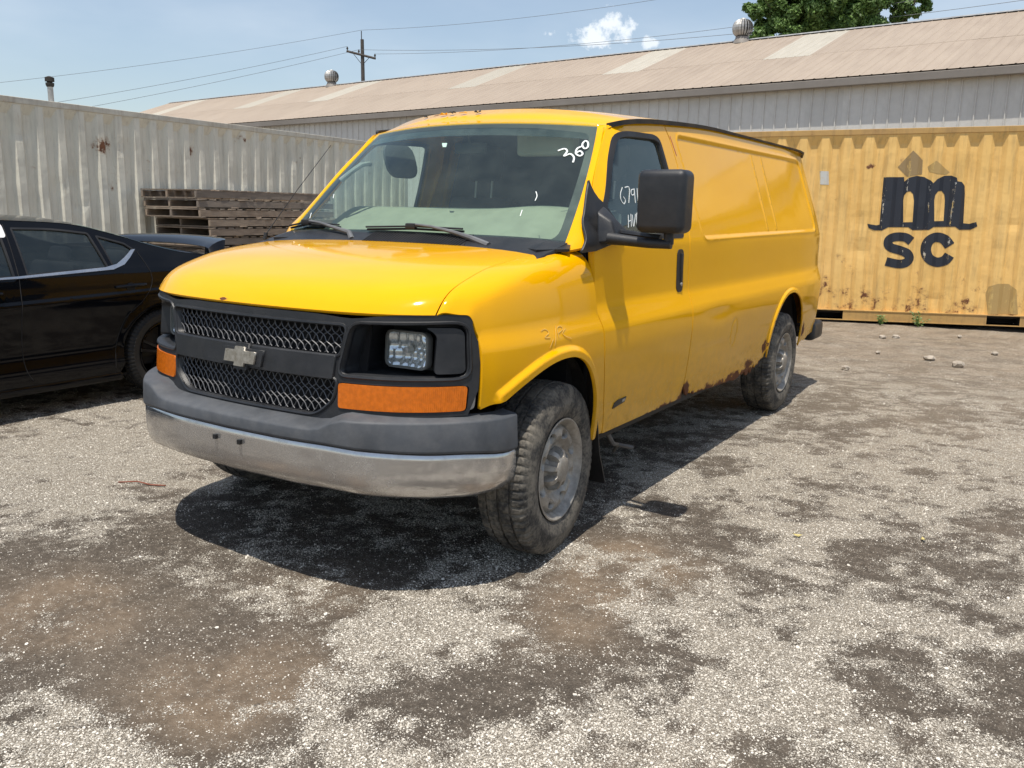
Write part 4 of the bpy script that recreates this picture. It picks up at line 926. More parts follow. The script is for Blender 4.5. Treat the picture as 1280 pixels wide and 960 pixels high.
def build_side(s):
    mir = s < 0; fl = 1
    # --- fender
    lf = [(1.155, 1.348)]+[(y-.004, 1.0+(z-1.0)*1.0) for y, z in front_seam[::-1]][1:]
    fend = [(1.146, 1.35), (1.146, 1.2), (1.168, 1.02), (1.192, .957), (1.218, .784), (1.256, .6), (1.284, .50), (1.292, .44), (1.17, .436)]+[tuple(p) for p in ARF[::-1]]+[(.40, .737)]+NOSE
    af = np.vstack([resample(np.array([p for p in ARF])+np.array([0, 0]), .02, False)+0]+[offset_open(ARF, o) for o in (.007, .014, .021, .027, .033, .039, .045, .052)])
    F_ = panel('fender', [fend], fendermap, .022, PAINT, VAN, .018, fl, mir, edge=.015, extra=af)
    # --- door
    dl = [(y+.006, z) for y, z in front_seam][:-1]+[(1.156, 1.29)]+pill[::-1]+doortop[::-1]+[(2.292, float(zd(2.3))-.016)]+[(y-.005, z) for y, z in rear_seam[::-1]][1:]
    dl = np.array(dl)
    D_ = panel('front_door', [dl, WIN], sidemap, .028, PAINT, VAN, .03, fl, mir, edge=.022, extra=af)
    ring = inset(WIN, .022)
    offm = lambda o: (lambda y, z: sidemap(y, z)+np.array([o, 0, 0])*1.0)
    panel('window_seal', [inset(WIN, -.004), ring], offm(.002), 0, SEAL, D_, .022, fl, mir, edge=.02)
    G_ = panel('door_window', [inset(WIN, .012)], offm(-.014), .06, SIDEG, D_, .004, fl, mir, edge=.03)
    # belt step under the window
    # handle: tall black cup with a lever
    hc = np.array([(2.17+.026*cos(t), 1.165+.108*sin(t)) for t in np.linspace(0, 2*pi, 28, endpoint=False)])
    hr = rrect(2.115, 1.045, 2.200, 1.272, .030); H_ = panel('door_handle', [hr], offm(.004), .02, SEAL, D_, .012, fl, mir, edge=.015)
    xs = float(sidemap(np.array([2.17]), np.array([1.15]))[0, 0])
    q = MB().box((s*(xs+.004)-.007, 2.158, 1.10), (s*(xs+.004)+.007, 2.186, 1.25)).build('handle_lever', SEAL, D_, True, .005, 2)
    lathe(MB(), [(0, .011), (.006, .011), (.008, .006)], (xs+.006 if s > 0 else -xs-.014, 2.172, 1.085), 'x', 14, cap=True).build('key_lock', GALV, D_, True)
    # --- cargo side
    rag = []; r = random.Random(12); y = 2.30
    prof = interp([2.29, 2.5, 2.9, 3.3, 3.55, 3.75, 3.87], [.438, .43, .41, .392, .385, .43, .49])
    while y < 3.86:
        j = r.uniform(-.006, .006)
        if 2.29 < y < 2.46: j += r.choice([.0, .03, .055, .02])
        if y > 3.3: j += r.choice([0, .012, .035, .02, .05, .0])
        if 2.9 < y < 3.3: j += r.choice([0, 0, .008])
        rag.append((y, float(prof(y))+j)); y += r.uniform(.012, .035)
    cargo = rag+[tuple(p) for p in ARR]+[(4.745, .44), (4.82, .455), (4.9, .47), (4.98, .455), (5.1, .485), (5.42, .50), (5.52, .53), (5.565, .62), (5.595, .9), (5.598, 1.3), (5.585, 1.6), (5.55, 1.82), (5.50, 1.93)]
    yy = np.linspace(5.45, 2.30, 14); cargo += [(float(y), float(zd(y))-.004) for y in yy]+[(y+.006, z) for y, z in rear_seam[::-1]][1:-1]
    ex = []
    for L, w in ((CPO, (-.016, -.01, -.004, .002, .008, .014)),):
        for o in w: ex += [tuple(p) for p in resample(inset(L, -o), .022)]
    for o in (.006, .012, .018, .022, .026, .030, .034, .040): ex += [tuple(p) for p in offset_open(ARR, o)]
    for o in (-.010, -.004, .004, .010): ex += [tuple(p) for p in resample(inset(OVAL, o), .018)]
    for L in CPD:
        for o in (-.014, -.006, .0, .006, .014): ex += [(L[0, 0]+o, z) for z in np.arange(1.37, 1.87, .03)]
    C_ = panel('cargo_side', [np.array(cargo)], cargomap, .026, PAINT, VAN, .012, fl, mir, edge=.016, extra=np.array(ex))
    # seam slot behind the door
    panel('door_seal_strip', [np.array([(2.345, 1.875), (2.352, 1.877), (2.382, 1.775), (2.374, 1.77)])], offm(.001), 0, SEAL if s < 0 else REDL, C_, .006, fl, mir, edge=.05)
    # --- A-pillar strip
    g = lambda t: np.array([.85+(.70-.85)*t, 1.06+.57*t, 1.305+.565*t])
    pl = np.array(pill[::-1]+[(1.70, 1.876)]); pc = interp(np.linspace(0, 1, len(pl)), pl[:, 0]); 
    seg = np.r_[0, np.cumsum(np.linalg.norm(np.diff(pl, axis=0), axis=1))]; seg /= seg[-1]; py_ = interp(seg, pl[:, 0]); pz_ = interp(seg, pl[:, 1])
    def amap(a, b):
        yb = py_(a)-.005; zb = pz_(a)+.002; S = sidemap(yb, zb); Gp = np.stack([.852-.152*a+.018*4*a*(1-a), 1.052+.575*a, 1.302+.567*a], 1)
        w = b[:, None]; Nn = np.array([.55, -.55, .45]); return Gp*(1-w)+S*w+Nn*(.0035*np.sin(pi*np.clip(b, 0, 1)))[:, None]
    panel('windscreen_pillar', [np.array([(-.03, 0), (1.0, 0), (1.0, 1), (-.03, 1)])], amap, .08, PAINT, VAN, .02, -1, mir, edge=.05)
    # --- drip rail
    ys = list(np.linspace(1.66, 1.80, 7))+list(np.linspace(1.9, 5.5, 22)); V = []; F = []
    for y in ys:
        w = float(wr(y)); z = float(zd(y))
        k_ = min(1, max(0, (y-2)/2))
        for dx, dz in ((.0, -.016+.006*k_), (.018, -.018+.008*k_), (.019, .006-.003*k_), (.0, .004-.002*k_)): V.append((s*(w+dx), y, z+dz))
    for i in range(len(ys)-1):
        for k in range(4): F.append((i*4+k, i*4+(k+1) % 4, i*4+4+(k+1) % 4, i*4+4+k))
    F += [(0, 1, 2, 3), tuple(len(ys)*4-4+k for k in (3, 2, 1, 0))]
    MB().add(V, F).build('drip_rail', SEAL, VAN, True)
    # --- wheel housings
    for A, nm in ((ARF, 'front'), (ARR, 'rear')):
        V = []; F = []; n = len(A); cx = A[:, 0].mean()
        for p in A:
            for x in (.945, .90, .52): V.append((s*x, cx+(p[0]-cx)*(1.02 if x > .92 else 1.10), p[1]+(.01 if x > .92 else .05)))
        for i in range(n-1):
            for k in range(2): F.append((i*3+k, i*3+k+1, i*3+k+4, i*3+k+3))
        F.append(tuple(i*3+2 for i in range(n)))
        MB().add(V, F).build('wheel_housing', DKMET, VAN, True)
    # --- rocker under the door, pinch weld
    MB().box((s*.90-.03, 1.30, .395), (s*.90+.03, 3.86, .45)).build('rocker_panel', DKMET, VAN, bevel=.01)
    MB().tube([(s*.93, 1.20, .52), (s*.935, 1.30, .43), (s*.93, 1.42, .415)], .012, 6).build('fender_brace', DKMET, VAN)
    # --- mud flap
    V = [(s*x, y+dy, z) for x in (.86, .975) for (y, z) in ((1.20, .52), (1.235, .36), (1.31, .19)) for dy in (0, .008)]
    MB().add(V, [(0, 2, 3, 1), (2, 4, 5, 3), (6, 7, 9, 8), (8, 9, 11, 10), (0, 6, 8, 2), (2, 8, 10, 4), (1, 3, 9, 7), (3, 5, 11, 9), (0, 1, 7, 6), (4, 10, 11, 5)]).build('mud_flap', SEAL, VAN)
    return D_, C_, F_
DRV, CARGO, FEND = build_side(1); build_side(-1)
# door badge
offm = lambda o: (lambda y, z: sidemap(y, z)+np.array([o, 0, 0]))
BG = panel('door_badge', [np.array([(1.365, .545), (1.49, .558), (1.505, .582), (1.42, .580), (1.378, .570)])], offm(.005), 0, SEAL, DRV, .006, 1, edge=.05)
panel('badge_mark', [np.array([(1.455, .562), (1.485, .565), (1.490, .576), (1.462, .575)])], offm(.007), 0, GALV, BG, .002, 1, edge=.05)

# ---- hood
zc = ZC
def hoodmap(x, yp):
    z = zc(yp)-.010*np.abs(x/.8)**4*sstep(yp, .5, .0)*0+.006*(1-(x/.8)**2)*sstep(yp, .1, .5)
    z = z-.004*np.exp(-((np.abs(x)-.52)/.03)**2)*0
    return np.stack([x, yp+(Ff(x)-Ff(0))+Ff(0)+.008, z], 1)
hl = [(x, .004) for x in np.linspace(-.796, .796, 30)]+[(x, float(.945-.07*(x/.8)**2-(Ff(x)-Ff(0))-.03)) for x in np.linspace(.796, -.796, 20)]
HOOD = panel('hood', [np.array(hl)], hoodmap, .035, PAINT, VAN, .02, 1, edge=.03)
# cowl
def cowlmap(x, t):
    y0 = .90-.06*(x/.8)**2; y1 = 1.100-.065*(1-(x/.85)**2); z0 = 1.276-.012*(x/.8)**2; z1 = 1.346-.012*(x/.8)**4
    return np.stack([x, y0+(y1-y0)*t, z0+(z1-z0)*t], 1)
COWL = panel('cowl_panel', [np.array([(-.85, 0), (.85, 0), (.86, 1), (-.86, 1)])], cowlmap, .1, PLAST, VAN, .02, 1, edge=.08)
m = MB()
for i in range(34):
    x = -.20+i*.0175
    q0 = cowlmap(np.array([x, x+.012]), np.array([.26, .90]))+[0, 0, .006]; m.tube([tuple(q0[0]), tuple(q0[1])], .0032, 5)
m.build('cowl_grille_slats', PLAST, COWL, True)
panel('cowl_vent_dark_sheet', [np.array([(-.21, .24), (.41, .24), (.36, .92), (-.16, .92)])], lambda x, t: cowlmap(x, t)+[0, 0, .003], .05, DARK, COWL, .001, 1, edge=.05)  # black sheet laid on the cowl, painted shade for the gap between slats
V = []
for s in (1, -1):
    m = MB().add([(s*.72, .962, 1.299), (s*.80, .912, 1.296), (s*.90, 1.02, 1.300), (s*.87, 1.085, 1.318), (s*.78, 1.02, 1.328), (s*.70, .99, 1.30)], [(0, 1, 2, 3, 4, 5)]); 
    o = m.build('cowl_corner_cover', PLAST, VAN)
    sm = o.modifiers.new('s', 'SOLIDIFY'); sm.thickness = .012

# ---- roof
zcr = interp([1.45, 1.5, 1.55, 1.6, 1.7, 1.8, 2.1, 3, 4.5, 5.3, 5.5, 5.6], [1.885, 1.900, 1.928, 1.947, 1.970, 1.985, 2.010, 2.036, 2.040, 2.030, 2.005, 1.965])
def roofmap(u, v):
    yf = 1.635-.135*(1-u*u); L = 5.575-yf; y = yf+v*L; d = y-yf
    w = wr(np.maximum(y, 1.63))*sstep(d, -1, -.5)
    x = u*np.where(y < 1.72, .715+(wr(np.maximum(y, 1.63))-.712), w); x = u*(.706+(w-.706)*sstep(d+.35*(1-np.abs(u)), .0, .12)) if False else u*w
    z0 = 1.872+.022*(1-u*u); zz = zd(y)+(zcr(y)-zd(y))*(1-np.abs(u)**2.6)
    b = sstep(d, 0, .22); z = z0*(1-b)+zz*b+.030*np.sin(pi*np.clip(d/.22, 0, 1))*(1-np.abs(u)**4)
    z = z-.004*np.exp(-((np.abs(u*.73)-.45)/.015)**2)*sstep(y, 2.2, 2.5)-.004*np.exp(-((np.abs(u*.73)-.15)/.015)**2)*sstep(y, 2.2, 2.5)
    return np.stack([x, y, z], 1)
ROOF = panel('roof', [np.array([(-1, 0), (1, 0), (1, 1), (-1, 1)])], lambda u, v: roofmap(u, v), .03, PAINT, VAN, .015, 1, edge=.02)
# peeling rust flakes on the front lip
r = random.Random(4)
for i in range(5):
    x = -.36+.09*i+r.uniform(-.03, .03); u = x/.72; y = 1.60-.12*(1-u*u)+.07; p = roofmap(np.array([u]), np.array([.03]))[0]
    V = []; 
    for k in range(7): w = 2*pi*k/7; rr_ = r.uniform(.006, .018); V.append((p[0]+rr_*1.5*cos(w), p[1]+rr_*sin(w), p[2]+.006+r.uniform(-.004, .012)))
    o = mesh('paint_flake', V, [tuple(range(7))], PAINT if i % 2 else DKMET, ROOF); sm = o.modifiers.new('s', 'SOLIDIFY'); sm.thickness = .003

# ---- windscreen
def wsmap(off):
    def f(u, v):
        bx = .85*u; by = 1.06-.065*(1-u*u); bz = 1.305+0*u; tx = .70*u; ty = 1.63-.13*(1-u*u); tz = 1.87+.022*(1-u*u); b = .03*v*(1-v)*4*(1-u*u)
        P = np.stack([bx+(tx-bx)*v+.018*u**3*4*v*(1-v), by+(ty-by)*v-.7*b, bz+(tz-bz)*v+.7*b], 1); n = np.array([0, -.7, .7])
        return P+n*off
    return f
WSC = panel('windscreen', [np.array([(-1, 0), (1, 0), (1, 1), (-1, 1)])], wsmap(0), .06, WSG, VAN, .004, 1, edge=.05)
inn = rpoly([(-.955, .06), (-.3, .075), (.3, .07), (.945, .04), (.955, .93), (.6, .955), (-.6, .955), (-.955, .94)], [.1, 0, 0, .1, .05, 0, 0, .05], 5)
FRIT = panel('windscreen_frit', [np.array([(-1.008, -.02), (1.008, -.02), (1.008, 1.012), (-1.008, 1.012)]), inn], wsmap(-.006), .06, SEAL, WSC, .003, 1, edge=.03)
tint = panel('sun_band', [np.array([(-.96, .88), (.96, .88), (.955, .95), (-.955, .95)])], wsmap(-.0062), .05, glassmat('sun_band_tint', (.25, .32, .36), 0, .1), WSC, .001, 1, edge=.05)
def ribbon(name, P, w, fm_, mat, parent, closed=False, flip=1):
    P = smooth_loop(P, 6, closed) if len(P) > 2 else resample(P, .01, False)
    X = fm_(P[:, 0], P[:, 1]); n = fnormal(fm_, P, flip); T = np.gradient(X, axis=0)
    if closed: T = np.roll(X, -1, 0)-np.roll(X, 1, 0)
    T /= np.maximum(np.linalg.norm(T, axis=1, keepdims=True), 1e-9); S = np.cross(n, T)
    k = len(P); V = np.vstack([X+S*w/2, X-S*w/2, X+S*w/2+n*.001, X-S*w/2+n*.001]); F = []
    for i in range(k if closed else k-1):
        j = (i+1) % k; F += [(2*k+i, 2*k+j, 3*k+j, 3*k+i), (i, j, 2*k+j, 2*k+i), (k+i, 3*k+i, 3*k+j, k+j)]
    return V, F
def script(name, strokes, w, fm_, mat, parent, flip=1):
    m = MB()
    for st_ in strokes:
        cl = isinstance(st_, tuple); P = st_[0] if cl else st_; V, F = ribbon(name, P, w, fm_, mat, parent, cl, flip); m.add(V, F)
    return mesh(name, m.V, m.F, mat, parent)
wm_ = wsmap(.003)
script('handwritten_number', [[(.793, .745), (.829, .767), (.85, .746), (.84, .704), (.872, .726), (.9, .699), (.903, .655)], [(.93, .80), (.905, .775), (.905, .734), (.932, .715), (.945, .735), (.927, .757), (.908, .742)], ([(.93, .826), (.944, .85), (.961, .834), (.965, .797), (.949, .781), (.933, .803)],)], .0085, wm_, CHALK, WSC)
script('paint_tick', [[(.745, .398), (.76, .364), (.758, .327)], [(.703, .252), (.703, .207)], [(-.84, .37), (-.81, .33)], [(-.93, .20), (-.90, .15)]], .004, wm_, CHALK, WSC)
panel('windscreen_sticker', [np.array([(-.095, .808), (-.063, .767), (-.033, .766), (-.047, .806)])], wsmap(-.005), 0, STICK, WSC, .001, 1, edge=.05)
sm_ = offm(-.0125)
script('handwritten_number', [[(1.604, 1.576), (1.566, 1.546), (1.555, 1.517), (1.576, 1.499), (1.602, 1.515), (1.589, 1.533)], [(1.629, 1.577), (1.681, 1.576), (1.634, 1.504)], [(1.731, 1.572), (1.698, 1.566), (1.69, 1.544), (1.723, 1.549), (1.737, 1.574), (1.711, 1.505)], [(1.773, 1.577), (1.742, 1.506)], [(1.795, 1.573), (1.765, 1.506)]], .005, sm_, CHALK, DRV)
script('handwritten_letters', [[(1.595, 1.447), (1.566, 1.388)], [(1.627, 1.452), (1.601, 1.392)], [(1.581, 1.417), (1.614, 1.422)], [(1.641, 1.448), (1.627, 1.393), (1.68, 1.452)], [(1.727, 1.457), (1.695, 1.453), (1.667, 1.396), (1.694, 1.398)], [(1.682, 1.426), (1.707, 1.428)]], .0045, sm_, CHALK, DRV)
fo = lambda y, z: fendermap(y, z)+np.array([.0015, 0, 0])
script('faint_scribble', [[(.683, .987), (.714, .993), (.733, .976), (.699, .962), (.734, .958)], [(.794, 1.0), (.762, .922)], [(.755, .95), (.726, .917)], [(.799, .951), (.801, .987), (.83, .994), (.841, .98), (.804, .969)], [(.864, .981), (.834, .966), (.849, .952), (.896, .937)]], .003, fo, CHALK2, FEND)

# ---- wipers
WIPM = simple('grey_wiper_arm', (.12, .125, .135), .6)
def wiper(blade, arm, piv):
    Wp = lambda q, o: Vector(wsmap(o)(np.array([q[0]]), np.array([q[1]]))[0])
    W_ = MB(); b0, b1, b2 = (Wp(q, .012) for q in blade); 
    pts = [b0.lerp(b1, t) for t in (0, .33, .66)]+[b1.lerp(b2, t) for t in (0, .33, .66, 1)]
    W_.tube(pts, .006, 6); o = W_.build('wiper_blade', SEAL, VAN, True)
    up = [p+Vector((0, -.010, .012)) for p in pts]; MB().tube(up, .005, 6).build('blade_spine', SEAL, o, True)
    a0, a1, a2 = (Wp(q, .03) for q in arm); T = MB().tube([a0, a0.lerp(a1, .5)+Vector((0, -.004, .006)), a1, a1.lerp(a2, .35)], [.005, .007, .009, .011], 8); T.tube([a1.lerp(a2, .3), a1.lerp(a2, .6), Vector(piv)], [.011, .013, .015], 8); T.build('wiper_arm', WIPM, VAN, True)
    MB().box(b1+Vector((-.03, -.018, -.004)), b1+Vector((.03, .006, .026))).build('arm_hook', SEAL, o, True, .006, 2)
wiper([(-.288, .058), (.047, .073), (.403, .068)], [(.045, .088), (.345, .044), (.564, -.019)], (.52, .965, 1.302))
wiper([(-1.0, .05), (-.86, .085), (-.526, .067)], [(-.86, .10), (-.55, .044), (-.306, -.009)], (-.30, .965, 1.302))

# ---- front fascia
def fmap(off=0, lean=.10):
    return lambda x, z: np.stack([x, Ff(x)+lean*(z-.87)+off, z], 1)
ft = [(-.912, .71), (-.912, 1.02)]
top = [(x, 1.066+.014*sstep(np.array(abs(x)), .5, .8)-.010*math.exp(-((abs(x)-.5)/.09)**2)) for x in np.linspace(-.85, .85, 36)]
fo_ = [(-.42, .655), (-.50, .665), (-.58, .700), (-.895, .705), (-.910, .73), (-.912, .92), (-.902, .99), (-.886, 1.05), (-.868, 1.074)]+[(x, float(z)) for x, z in top]+[(.868, 1.074), (.886, 1.05), (.902, .99), (.912, .92), (.910, .73), (.895, .705), (.58, .700), (.50, .665), (.42, .655)]
g_up = rpoly([(-.47, .918), (.47, .918), (.492, 1.026), (-.492, 1.026)], .022); g_lo = rpoly([(-.375, .690), (.375, .690), (.452, .752), (.462, .826), (-.462, .826), (-.452, .752)], [.04, .04, .05, .02, .02, .05])
def hlr(s): L = rpoly([(.472, .848), (.886, .848), (.874, 1.046), (.515, 1.036)], [.03, .035, .035, .04]); return L if s > 0 else L*[-1, 1]
def tsl(s): L = rpoly([(.478, .722), (.888, .722), (.890, .818), (.474, .818)], .014, 3); return L if s > 0 else L*[-1, 1]
nr = [(x-.004 if z < 1.05 else x-.001, z if z < 1.05 else min(z-.003, 1.079)) for x, z in NOSEXZ if z > .73]
nr = [q for q in nr if q[0] > .80]; mid = [(x, float(z)) for x, z in top if abs(x) < .79]
fo_ = [(-.42, .655), (-.50, .665), (-.58, .700), (-.890, .705)]+[(-x, z) for x, z in nr]+mid+nr[::-1]+[(.890, .705), (.58, .700), (.50, .665), (.42, .655)]
FAS = panel('grille_surround', [np.array(fo_), g_up, g_lo, hlr(1), hlr(-1), tsl(1), tsl(-1)], fmap(-.004), .04, PLAST, VAN, .05, 1, edge=.022)
# raised lips round the openings
def lip(L, w, h, parent=FAS, nm='opening_lip'):
    L = resample(L, .02); X = fmap(-.004)(L[:, 0], L[:, 1]); MB_ = MB(); P = [Vector(p) for p in X]; P.append(P[0]); MB_.tube(P, w, 6, False); return MB_.build(nm, PLAST, parent, True)
for L in (hlr(1), hlr(-1), g_up, g_lo): lip(inset(L, -.006), .007, .004)
# headlamps
for s in (1, -1):
    bk = panel('lamp_recess', [inset(hlr(s), -.004)], lambda x, z: np.stack([x, .310+.10*np.abs(x)**3+.10*(z-.87), z], 1), .06, PLAST, FAS, .01, 1, edge=.04)
    Lw = resample(inset(hlr(s), -.003), .03); A_ = fmap(.03)(Lw[:, 0], Lw[:, 1]); B_ = np.stack([Lw[:, 0], np.maximum(.315+.10*np.abs(Lw[:, 0])**3+.10*(Lw[:, 1]-.87), A_[:, 1]+.002), Lw[:, 1]], 1); n_ = len(Lw)
    mesh('recess_wall', list(A_)+list(B_), [(i, (i+1) % n_, n_+(i+1) % n_, n_+i) for i in range(n_)], PLAST, bk, True)
    L = rpoly([(.80, .862), (.877, .862), (.866, 1.030), (.765, 1.032), (.785, 1.018), (.80, 1.0)], [.012, .02, .03, .01, .02, .02]); L = L if s > 0 else L*[-1, 1]
    panel('side_filler', [L], fmap(.002, .12), .03, PLAST, FAS, .07, 1, edge=.02)
    cx, cz, hw, hh = (.647 if s > 0 else -.662), .935, .098, .071; y0 = .236
    H = empty('headlamp', (cx, y0, cz), 0, parent=VAN)
    rz_ = s*.05; H.rotation_euler = (-.06, 0, rz_)
    ring = [rrect(-hw, -hh, hw, hh, .028), rrect(-hw+.007, -hh+.007, hw-.007, hh-.007, .023)]
    fl_ = lambda x, z: np.stack([x, .0+.08*(x**2+z**2), z], 1)
    panel('lamp_bezel', ring, lambda x, z: fl_(x, z)+[0, -.003, 0], 0, GALV if False else simple('grey_lamp_ring', (.14, .14, .13), .4), H, .035, 1, edge=.02)
    panel('lamp_lens', [rrect(-hw+.006, -hh+.006, hw-.006, hh-.006, .023)], fl_, .03, PALEG, H, .004, 1, edge=.03)
    def refl(x, z):
        r2 = ((x+.012)/.09)**2+(z/.085)**2; y = .040-.030*np.clip(r2, 0, 1.2)+.004*np.sin(x*170)*np.sign(z)+.003*np.sin(z*140); return np.stack([x, y, z], 1)
    panel('reflector', [rrect(-hw+.006, -hh+.006, hw-.006, hh-.006, .02)], refl, .009, MIRR, H, .003, 1, edge=.012)
    lathe(MB(), [(-.005, .001), (-.003, .012), (.03, .014)], (0.0, .0, 0), 'y', 16).build('bulb_shield', GALV, H, True)
    panel('turn_signal', [inset(tsl(s), .002)], fmap(-.010), .03, AMBER, VAN, .035, 1, edge=.03)
    panel('signal_backing', [inset(tsl(s), -.003)], fmap(.034), 0, GALV, FAS, .004, 1, edge=.06)
# grille mesh
def lattice(loop, zlo, zhi, per, name):
    m = MB(); L = np.asarray(loop); x0, x1 = L[:, 0].min(), L[:, 0].max()
    for sgn in (1, -1):
        k = int((x1-x0+.5)/per)
        for i in range(-2, k+6):
            xs0 = x0-.3+i*per; N_ = 24; Q = []
            for j in range(N_+1):
                z = zlo+(zhi-zlo)*j/N_; x = xs0+sgn*(z-zlo)*1.05+.15+ .0045*sin((z-zlo)/(zhi-zlo)*pi*6.0)*sgn
                Q.append((x, z))
            Q = np.array(Q); ins = inpoly(Q, L); run = []
            for q, b in zip(Q, ins):
                if b: run.append(q)
                elif len(run) > 1: m.tube([(q_[0], float(Ff(q_[0]))+.018+.10*(q_[1]-.87)+(.003 if sgn > 0 else 0), q_[1]) for q_ in run], .0024, 4, False); run = []
                else: run = []
            if len(run) > 1: m.tube([(q_[0], float(Ff(q_[0]))+.018+.10*(q_[1]-.87), q_[1]) for q_ in run], .0024, 4, False)
    o = m.build(name, GRIL, FAS, True); return o
lattice(g_up, .915, 1.03, .035, 'grille_mesh'); lattice(g_lo, .686, .830, .035, 'grille_mesh')
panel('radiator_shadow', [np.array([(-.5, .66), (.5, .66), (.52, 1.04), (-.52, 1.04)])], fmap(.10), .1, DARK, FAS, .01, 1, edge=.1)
BAR = panel('grille_bar', [rpoly([(-.452, .830), (.452, .830), (.462, .916), (-.462, .916)], .008)], fmap(-.016), .04, PLAST, FAS, .03, 1, edge=.03)
bt = lambda k, c: [(x*k+c[0], z*k+c[1]) for x, z in ((-.098, -.026), (-.030, -.026), (-.034, -.042), (.026, -.042), (.030, -.026), (.088, -.026), (.098, .026), (.030, .026), (.034, .042), (-.026, .042), (-.030, .026), (-.088, .026))]
panel('badge_plinth', [np.array(bt(1.25, (0, .873)))], fmap(-.026), 0, PLAST, FAS, .02, 1, edge=.03)
def shear(L): return [(x+.12*(z-.873), z) for x, z in L]
panel('bowtie_badge', [np.array(bt(.92, (0, .873)))], fmap(-.036), 0, BADGE, FAS, .012, 1, edge=.02)
o = panel('hood_lip_rust', [np.array([(-.20, 1.064), (-.15, 1.058), (-.09, 1.066), (-.12, 1.078), (-.18, 1.076)])], fmap(-.0075), 0, DKMET, HOOD, .002, 1, edge=.02) if False else None

# ---- bumper
Bx = interp([0, .3, .45, .6, .7, .78, .85, .90, .935, .955, .968], [-.088, -.076, -.056, -.018, .046, .110, .178, .240, .300, .350, .39])
half = [(x, float(Bx(x))) for x in list(np.linspace(0, .80, 18))+list(np.linspace(.82, .955, 14))]+[(.966, .385), (.973, .43), (.973, .47), (.970, .51)]
pts = [(-x, y) for x, y in half[:0:-1]]+half; pts = np.array(pts); T = np.gradient(pts, axis=0); T /= np.linalg.norm(T, axis=1, keepdims=True)
path = [(p[0], p[1], t[1], -t[0]) for p, t in zip(pts, T)]
def bdrop(i): x, y = abs(path[i][0]), path[i][1]; return float(.030*sstep(np.array(x), .45, .90)+.030*sstep(np.array(y), .20, .50))
def cprof(i):
    d = bdrop(i); e = -1.0*min(d, .034)
    return [(-.016, .602-d), (-.004, .600-d), (.001, .594-d), (.002, .575-d), (.003, .53-d*.9), (.0, .48-d*.8), (-.010, .452+e), (-.022, .432+e), (-.040, .422+e), (-.050, .427+e), (-.014, .45+e), (-.004, .53-d*.8), (-.008, .58-d)]
CB = sweep('chrome_bumper', path, cprof, CHROME, VAN)
def bprof(i):
    x = abs(path[i][0]); s_ = float(sstep(np.array(x), .44, .56)); zt = .655+.047*s_; back = -.13 if path[i][1] < .15 else -.06
    d = bdrop(i); zt = zt-.3*d
    return [(-.012, .603-d), (.004, .605-d), (.009, .612-d), (.009, .616-d), (.004, zt-.008), (.001, zt-.002), (-.005, zt+.002), (-.05-.03*(1-s_), zt+.010+.012*(1-s_)), (back, zt+.014), (back, .603-d)]
BP = sweep('bumper_cover', path, bprof, BUMPP, VAN)
for x in (-.055, .085): MB().box((x-.008, float(Bx(abs(x)))-.016, .548), (x+.008, float(Bx(abs(x))), .566)).build('plate_bolt', SEAL, CB)
MB().box((-.62, .12, .45), (.62, .17, .64)).build('bumper_beam', DKMET, VAN); MB().box((-.62, .24, .38), (.62, .30, .46)).build('lower_valance', DKMET, VAN)
# ---- rear end
def rearmap(off): return lambda x, z: np.stack([x, 5.60-.10*np.abs(x/.8)**8-.03*sstep(z, 1.2, 2.0)+off, z], 1)
for s in (1, -1):
    RD = panel('rear_door', [np.array([(s*.008, .50), (s*.80, .50), (s*.82, .9), (s*.80, 1.35), (s*.66, 1.90), (s*.60, 1.94), (s*.008, 1.96)])], rearmap(0), .1, PAINT, VAN, .03, -1, edge=.08)
    panel('rear_window', [np.array([(s*.12, 1.35), (s*.66, 1.35), (s*.56, 1.78), (s*.12, 1.80)])], rearmap(.004), .1, SIDEG, RD, .004, -1, edge=.08)
    tl = np.array([(5.535, 1.33), (5.592, 1.33), (5.590, 1.55), (5.565, 1.78), (5.525, 1.78), (5.545, 1.55)])
    panel('tail_lamp', [tl], offm(.004), .03, REDL, VAN, .03, 1, s < 0, edge=.03)
MB().box((-.90, 5.55, .40), (.90, 5.70, .56)).build('rear_bumper', PLAST, VAN, True, .03, 3)
for s in (1, -1):
    MB().box((s*.90-.055, 5.30, .41), (s*.90+.055, 5.62, .57)).build('rear_bumper_end', PLAST, VAN, True, .04, 4)
# ---- underbody
MB().box((-.88, 1.40, .44), (.88, 3.80, .50)).build('floor_pan', DKMET, VAN); MB().box((-.50, .35, .42), (.50, 5.4, .55)).build('chassis', DKMET, VAN)
for s in (1, -1): MB().box((s*.45-.05, .2, .34), (s*.45+.05, 5.5, .44)).build('frame_rail', DKMET, VAN)
MB().tube([(-.75, 4.29, .372), (.75, 4.29, .372)], .05, 10).build('rear_axle', DKMET, VAN); lathe(MB(), [(-.16, .02), (-.12, .12), (.12, .12), (.16, .02)], (0, 4.29, .36), 'x', 16).build('differential', DKMET, VAN, True)
MB().tube([(-.7, .86, .33), (.7, .86, .33)], .04, 8).build('front_crossmember', DKMET, VAN)
MB().tube([(.62, 1.6, .36), (.66, 2.2, .34), (.62, 3.1, .36), (.70, 3.9, .36)], .035, 8).build('exhaust_pipe', DKMET, VAN, True); MB().tube([(.84, 1.55, .40), (.86, 1.62, .30), (.84, 1.72, .27), (.90, 1.78, .25)], .012, 6).build('hanging_bracket', simple('dull_steel', (.13, .12, .11), .7), VAN, True)
MB().tube([(.84, 1.72, .27), (.80, 1.76, .22)], .010, 6).build('hanging_bracket', simple('dull_steel', (.13, .12, .11), .7), VAN, True)
